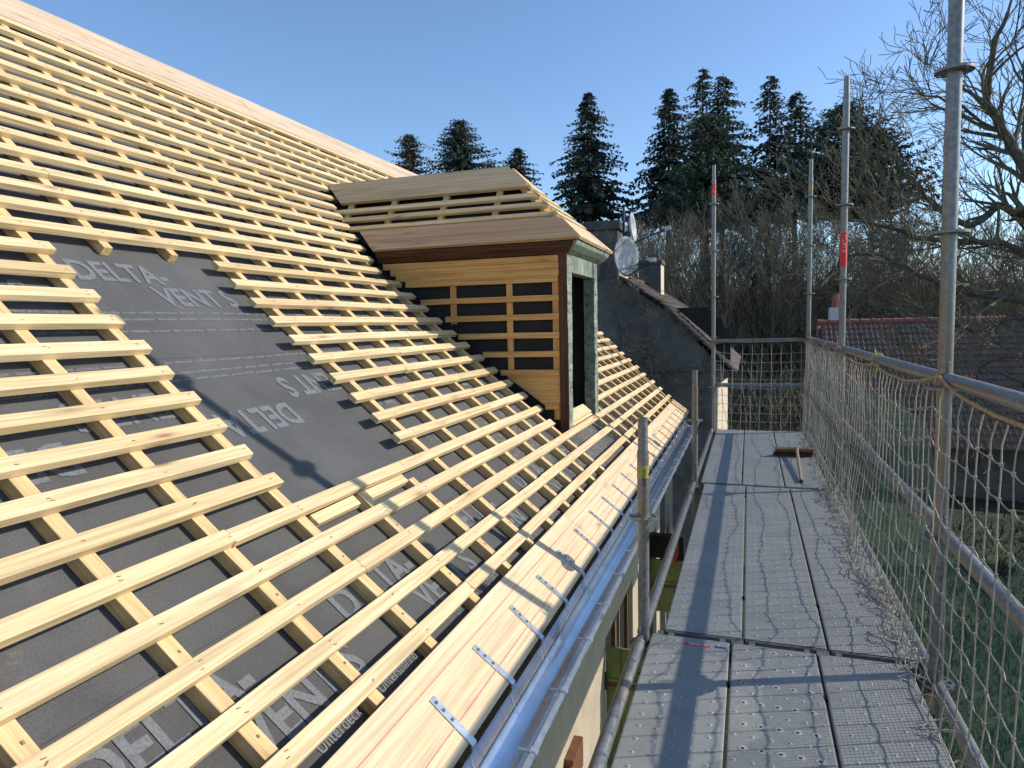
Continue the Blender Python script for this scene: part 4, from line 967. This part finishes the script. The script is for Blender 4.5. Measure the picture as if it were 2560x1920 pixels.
mb = MB(); mb.add([Vector((a.x, YBN, zr_-.05)), Vector((a.x, YBN-3.6, zr_-3.0)), Vector((a.x, YBN-3.6, -6)), Vector((a.x, YBN+3.3, -6)), Vector((a.x, YBN+3.3, zr_-2.7))], [(0, 1, 2, 3, 4)]); mb.abox(a.x, a.x+dX, YBN-3.4, YBN+3, -6, zr_-3.1); mb.build('wall', M['stone'], bn)
mb = MB(); mb.add([Vector((a.x, YBN, zr_-.03)), Vector((a.x+dX, YBN, zr_-.03)), Vector((a.x+dX, YBN+3.3, zr_-2.7)), Vector((a.x, YBN+3.3, zr_-2.7))], [(0, 1, 2, 3)]); mb.build('rear_slope', M['tile_red'], bn)
p = at(2090, 780, 25.2); mb = MB(); mb.abox(p.x-.2, p.x+.2, 25.0, 25.5, -1, p.z+.15); cs = mb.build('chimney', M['dish'], bn); mb = MB(); mb.tube([(p.x, 25.25, p.z+.15), (p.x, 25.25, p.z+.62)], [.15, .09], 8); mb.build('chimney_pot', M['tile_bright'], cs)
# ---------------------------------------------------------------- conifers
def spruce(px, ptop, pbase_w, Y, label, mat='spruce', ybot=560, dens=1.0, seed=1, shape=.85, droop=.5, gap=0, lean=0, top2=False, sprig=.33, group=None, cols=None):
    """px/ptop pixel of the tip; pbase_w crown half-width in pixels near the base"""
    rng = random.Random(seed); tip = at(px, ptop, Y); sc_ = Y/FPX*1.03; base = Vector((tip.x+lean, Y, gz(min(tip.x, 40), Y))); H = tip.z-base.z; R = pbase_w*sc_; lo = max(.05, (at(px, ybot, Y).z-base.z)/H)
    root = empty('conifer', base, label, 'conifer', group); mb = MB(); N = 8
    axis = lambda t: base.lerp(tip, t) + Vector((.12*sin(t*5+seed), 0, 0))*(1-t)
    mb.tube([axis(i/N) for i in range(N+1)], [max(.02, .016*H*(1-i/N*.95)) for i in range(N+1)], 8); mb.build('trunk', M['bark'], root)
    mb = MB(); z = lo*H; bm_ = MB()
    while z < H*.995:
        t = z/H; rel = (1-t); env = R*(rel/(1-lo))**shape
        nb__ = max(4, int((6+9*rel)*dens*rng.uniform(.7, 1.2)))
        for k in range(nb__):
            if rng.random() < gap: continue
            a = rng.uniform(0, 2*pi); L = env*rng.uniform(.45, 1.15)*(1+.55*noise.noise(Vector((cos(a)*1.5+seed, sin(a)*1.5, z*.35)))) + .04
            p0 = axis(t); dr = Vector((cos(a), sin(a), 0)); K = max(3, int(L/.32)); P = []
            for i in range(K+1):
                s_ = i/K; P.append(p0 + dr*(L*s_) + Z_*(L*(.18*s_ - droop*s_*s_*.9 + .12*s_**4)))
            bm_.tube(P, [.030*(1-.8*i/K)+.004 for i in range(K+1)], 3, cap=False)
            for i in range(1, K+1):
                q = P[i]
                for m_ in range(rng.choice((5, 6, 7))):
                    ww = sprig*rng.uniform(.55, 1.45)*(1.15-.4*i/K)*(.55+.45*min(1, rel/.35)); side = dr.cross(Z_)*rng.uniform(-1, 1); e = (dr*rng.uniform(.1, .9)+side+Z_*rng.uniform(-.95, .05)).normalized()*ww
                    wv = e.cross(Vector((rng.gauss(0, 1), rng.gauss(0, 1), rng.gauss(0, 1)))).normalized()*ww*.26
                    j = q+Vector((rng.uniform(-.1, .1), rng.uniform(-.1, .1), rng.uniform(-.08, .06)))
                    mb.add([j-wv*.4, j+e*.55-wv, j+e, j+e*.5+wv, j+wv*.4], [(0, 1, 2, 3, 4)])
        z += (H*(1-lo))*.022*rng.uniform(.7, 1.3)*(1.0 if t < .9 else .6)
    bm_.build('limbs', M['bark'], root); mb.build('crown', M[mat], root); return root
GC_ = 'conifers standing behind the roofs'
spruce(1023, 334, 100, 62, 'brownish thin conifer, leftmost, just past the ridge end', 'spruce_brown', 520, .9, 3, .55, .25, .05, group=GC_)
spruce(1146, 300, 122, 58, 'broad dark conifer behind the dormer ridge, second from the left', 'spruce', 500, 1.2, 5, .50, .25, .03, group=GC_)
spruce(1294, 368, 95, 60, 'small conifer tip peeping over the dormer hip', 'spruce', 560, 1.0, 8, .75, .4, group=GC_)
spruce(1470, 228, 104, 52, 'pointed broad-skirted spruce standing alone behind the satellite dishes', 'spruce', 540, 1.3, 12, .68, .5, .02, group=GC_)
spruce(1672, 220, 88, 54, 'narrow dark spruce at the left of the tall cluster', 'spruce', 560, 1.2, 15, .58, .55, group=GC_)
spruce(1757, 168, 100, 56, 'tall spruce with thin ragged double tip in the cluster', 'spruce', 560, .75, 19, .66, .5, .2, group=GC_)
spruce(1808, 182, 112, 57, 'tall dense spruce right of the ragged double-tipped one', 'spruce', 560, 1.0, 22, .62, .5, .06, group=GC_)
spruce(1768, 285, 122, 50, 'round greener pine in front of the tall spruces', 'pine', 550, 1.7, 25, .42, .15, .03, sprig=.24, group=GC_)
spruce(1926, 188, 98, 55, 'tall open spruce with visible trunk, left of a close pair', 'spruce', 545, .85, 28, .58, .6, .18, group=GC_)
spruce(1990, 226, 84, 57, 'slightly shorter open spruce, right of the close pair', 'spruce', 480, .75, 31, .56, .6, .2, group=GC_)
spruce(2112, 258, 160, 48, 'wide dark conifer behind the second tall scaffold pole', 'spruce', 540, 1.4, 35, .55, .15, .05, group=GC_)
spruce(2185, 318, 135, 51, 'low spreading conifer joined to the wide dark one on its right', 'spruce_brown', 540, 1.0, 38, .5, .15, .08, group=GC_)
# ---------------------------------------------------------------- big bare tree at the right
bt = empty('bare_tree', at(2720, 900, 15)-Vector((0, 0, 4)), 'large leafless tree with crooked limbs filling the right edge', 'bare tree')
rt_ = random.Random(21); mb = MB(); tr = MB()
def limb(pix, r0, r1, Y0, Y1_, kids=9, L=1.2, depth=3):
    P = [at(x, y, Y0+(Y1_-Y0)*i/(len(pix)-1)) for i, (x, y) in enumerate(pix)]; Q = []
    for i in range(len(P)-1):
        p_, q_, r_, s_ = P[max(0, i-1)], P[i], P[i+1], P[min(len(P)-1, i+2)]
        for k in range(4):
            t = k/4; Q.append(.5*((2*q_)+(r_-p_)*t+(2*p_-5*q_+4*r_-s_)*t*t+(3*q_-p_-3*r_+s_)*t**3)+Vector((rt_.gauss(0, .02), rt_.gauss(0, .02), rt_.gauss(0, .02))))
    Q.append(P[-1]); n = len(Q); rs = [r0+(r1-r0)*i/(n-1) for i in range(n)]; tr.tube(Q, rs, 7, cap=False)
    for k in range(kids):
        i = rt_.randint(int(n*.15), n-1); d = (Q[min(n-1, i+1)]-Q[max(0, i-1)]).normalized(); ax = d.cross(Vector((rt_.gauss(0, 1), rt_.gauss(0, 1), rt_.gauss(0, 1)))).normalized(); a = rt_.uniform(.4, 1.1)
        nd = (d*cos(a)+ax*sin(a)+Z_*.25).normalized(); branches(mb, Q[i], nd, L*rt_.uniform(.5, 1.1), rs[i]*.45, depth, rt_, 3, .7, 4, .05, .0058, .30)
    branches(mb, Q[-1], (Q[-1]-Q[-2]).normalized(), L*.7, r1, depth, rt_, 3, .7, 4, .05, .0058, .30)
limb([(2720, 1300), (2700, 900), (2640, 640)], .30, .20, 15, 15, 3)
limb([(2640, 640), (2560, 420), (2510, 330), (2470, 255), (2480, 130), (2520, 30)], .12, .03, 15, 14.5, 16, 1.1)
limb([(2650, 660), (2520, 520), (2420, 560), (2330, 510), (2270, 440), (2225, 385)], .085, .018, 15, 14, 17, .85)
limb([(2510, 330), (2400, 270), (2330, 240), (2280, 235)], .03, .012, 14.8, 14, 8, .9)
limb([(2660, 700), (2500, 610), (2330, 600), (2200, 560), (2080, 545)], .07, .014, 15, 13.5, 18, 1.1)
limb([(2680, 790), (2540, 745), (2420, 735), (2330, 700), (2200, 640), (2120, 640)], .085, .014, 15, 13.5, 18, 1.1)
limb([(2640, 640), (2600, 500), (2590, 300), (2560, 180), (2600, 0)], .10, .03, 15, 15.5, 9, 1.2)
limb([(2690, 850), (2560, 790), (2440, 830), (2330, 780), (2220, 760)], .06, .012, 15, 14, 9, .9)
limb([(2700, 950), (2600, 980), (2500, 930), (2400, 960), (2300, 940)], .05, .012, 15, 14, 8, .8)
limb([(2680, 900), (2470, 900), (2440, 1020)], .05, .02, 15, 14.5, 5, .7)
tr.build('trunk', M['bark'], bt, smooth=True, angle=180); mb.build('twigs', M['bark2'], bt)
# ---------------------------------------------------------------- bare thicket
GT = 'bare trees of the thicket behind the roofs'
def thin_tree(seed, H, mat):
    rng = random.Random(seed); mb = MB(); tk = MB(); p = Vector((0, 0, 0)); pts = [p.copy()]; rs = [.075]; d = Vector((rng.gauss(0, .05), rng.gauss(0, .05), 1)).normalized(); n = 9
    for i in range(n): d = (d+Vector((rng.gauss(0, .07), rng.gauss(0, .07), .15))).normalized(); p = p+d*H/n; pts.append(p.copy()); rs.append(.075*(1-.85*(i+1)/n)+.01)
    tk.tube(pts, rs, 5, cap=False)
    for i in range(2, n+1):
        for k in range(4):
            a = rng.uniform(0, 2*pi); nd = Vector((cos(a)*.55, sin(a)*.55, 1)).normalized(); branches(mb, pts[i].lerp(pts[i-1], rng.random()), nd, H*.15*(1.25-.5*i/n), rs[i]*.5, 3, rng, 3, .5, 3, .10, .011, .22, None, 3)
    return tk, mb
protos = []
for s_, H in ((1, 11), (2, 12.5), (3, 9.5), (4, 12)):
    tk, mb = thin_tree(s_*7, H, None); protos.append((tk, mb))
pm = []
def put_tree(i, loc, rz, sc_, label):
    if i >= len(pm):
        pass
rp_ = random.Random(77); first = {}
lab = 'one of many thin leafless trees in the brown thicket behind the roofs'
for k in range(92):
    i = k % 4; px = 1385+(2640-1385)*((k*.618034) % 1)+rp_.uniform(-10, 10); Y = rp_.uniform(36, 50); g = at(px, 700, Y); loc = Vector((g.x, Y, gz(min(40, g.x), Y)))
    topy = 590+60*noise.noise(Vector((px*.006, 0, 3))) + (40 if px > 2250 else 0) + rp_.uniform(-45, 90) + (70 if px < 1560 else 0); H = at(px, topy, Y).z-loc.z; sc_ = H/((11, 12.5, 9.5, 12)[i]*1.06)
    root = empty('thin_tree', loc, lab, 'bare tree', GT); root.rotation_euler = (0, 0, rp_.uniform(0, 6.28)); root.scale = (sc_*1.05, sc_*1.05, sc_)
    for nm, j in (('trunk', 0), ('twigs', 1)):
        if (i, j) not in first:
            MW[root.name] = Matrix.Identity(4); o = protos[i][j].build(nm, M['bark2'] if (i+j) % 2 else M['bark3'], root); first[(i, j)] = o
        else:
            o = first[(i, j)].copy(); link(o); o.parent = root
# dense undergrowth that reads as one mass
mb = MB(); rm = random.Random(31)
for k in range(5200):
    px = rm.uniform(1380, 2750); Y = rm.uniform(44, 66); g = at(px, 700, Y); z0_ = gz(min(40, g.x), Y); h = rm.uniform(2.0, 6.0)*(1+.25*noise.noise(Vector((px*.01, 1, 1)))); x = g.x; p = Vector((x, Y, z0_+rm.uniform(0, 3.5))); pts = [p.copy()]; d = Vector((rm.gauss(0, .22), 0, 1))
    for i in range(4): d = (d+Vector((rm.gauss(0, .25), rm.gauss(0, .2), .25))).normalized(); p = p+d*h/4; pts.append(p.copy())
    mb.tube(pts, [.05, .04, .03, .022, .012], 3, cap=False)
tag(mb.build('thicket', M['bark3']), 'dense brown leafless undergrowth behind the neighbouring roofs', 'thicket', kind='stuff')
mb = MB()
for k in range(2600):
    px = rm.uniform(1380, 2750); Y = rm.uniform(28, 40); g = at(px, 860, Y); z0_ = gz(min(40, g.x), Y)
    if 4.0 < g.x < 14 and Y < 30: continue
    p = Vector((g.x, Y, z0_)); h = rm.uniform(.8, 3.4); pts = [p.copy()]; d = Vector((rm.gauss(0, .4), 0, 1))
    for i in range(3): d = (d+Vector((rm.gauss(0, .35), rm.gauss(0, .3), .15))).normalized(); p = p+d*h/3; pts.append(p.copy())
    mb.tube(pts, [.03, .024, .018, .010], 3, cap=False)
tag(mb.build('scrub', M['bark2']), 'low tangled scrub in front of the thicket, seen through the end net', 'scrub', kind='stuff')
# bluish wooded hill far off, closing the horizon
mb = MB(); V = []
for i in range(61):
    x = -260+520*i/60; zt__ = 9+2.5*noise.noise(Vector((x*.03, 1, 1)))+1.2*noise.noise(Vector((x*.15, 3, 1)))
    V += [(x, 170+.1*abs(x), -8), (x, 175+.1*abs(x), zt__*.8), (x, 190+.1*abs(x), zt__)]
mb.add(V, [(3*i+k, 3*i+3+k, 3*i+4+k, 3*i+1+k) for i in range(60) for k in range(2)])
tag(mb.build('hills', M['bark3'], smooth=True, angle=180), kind='structure')
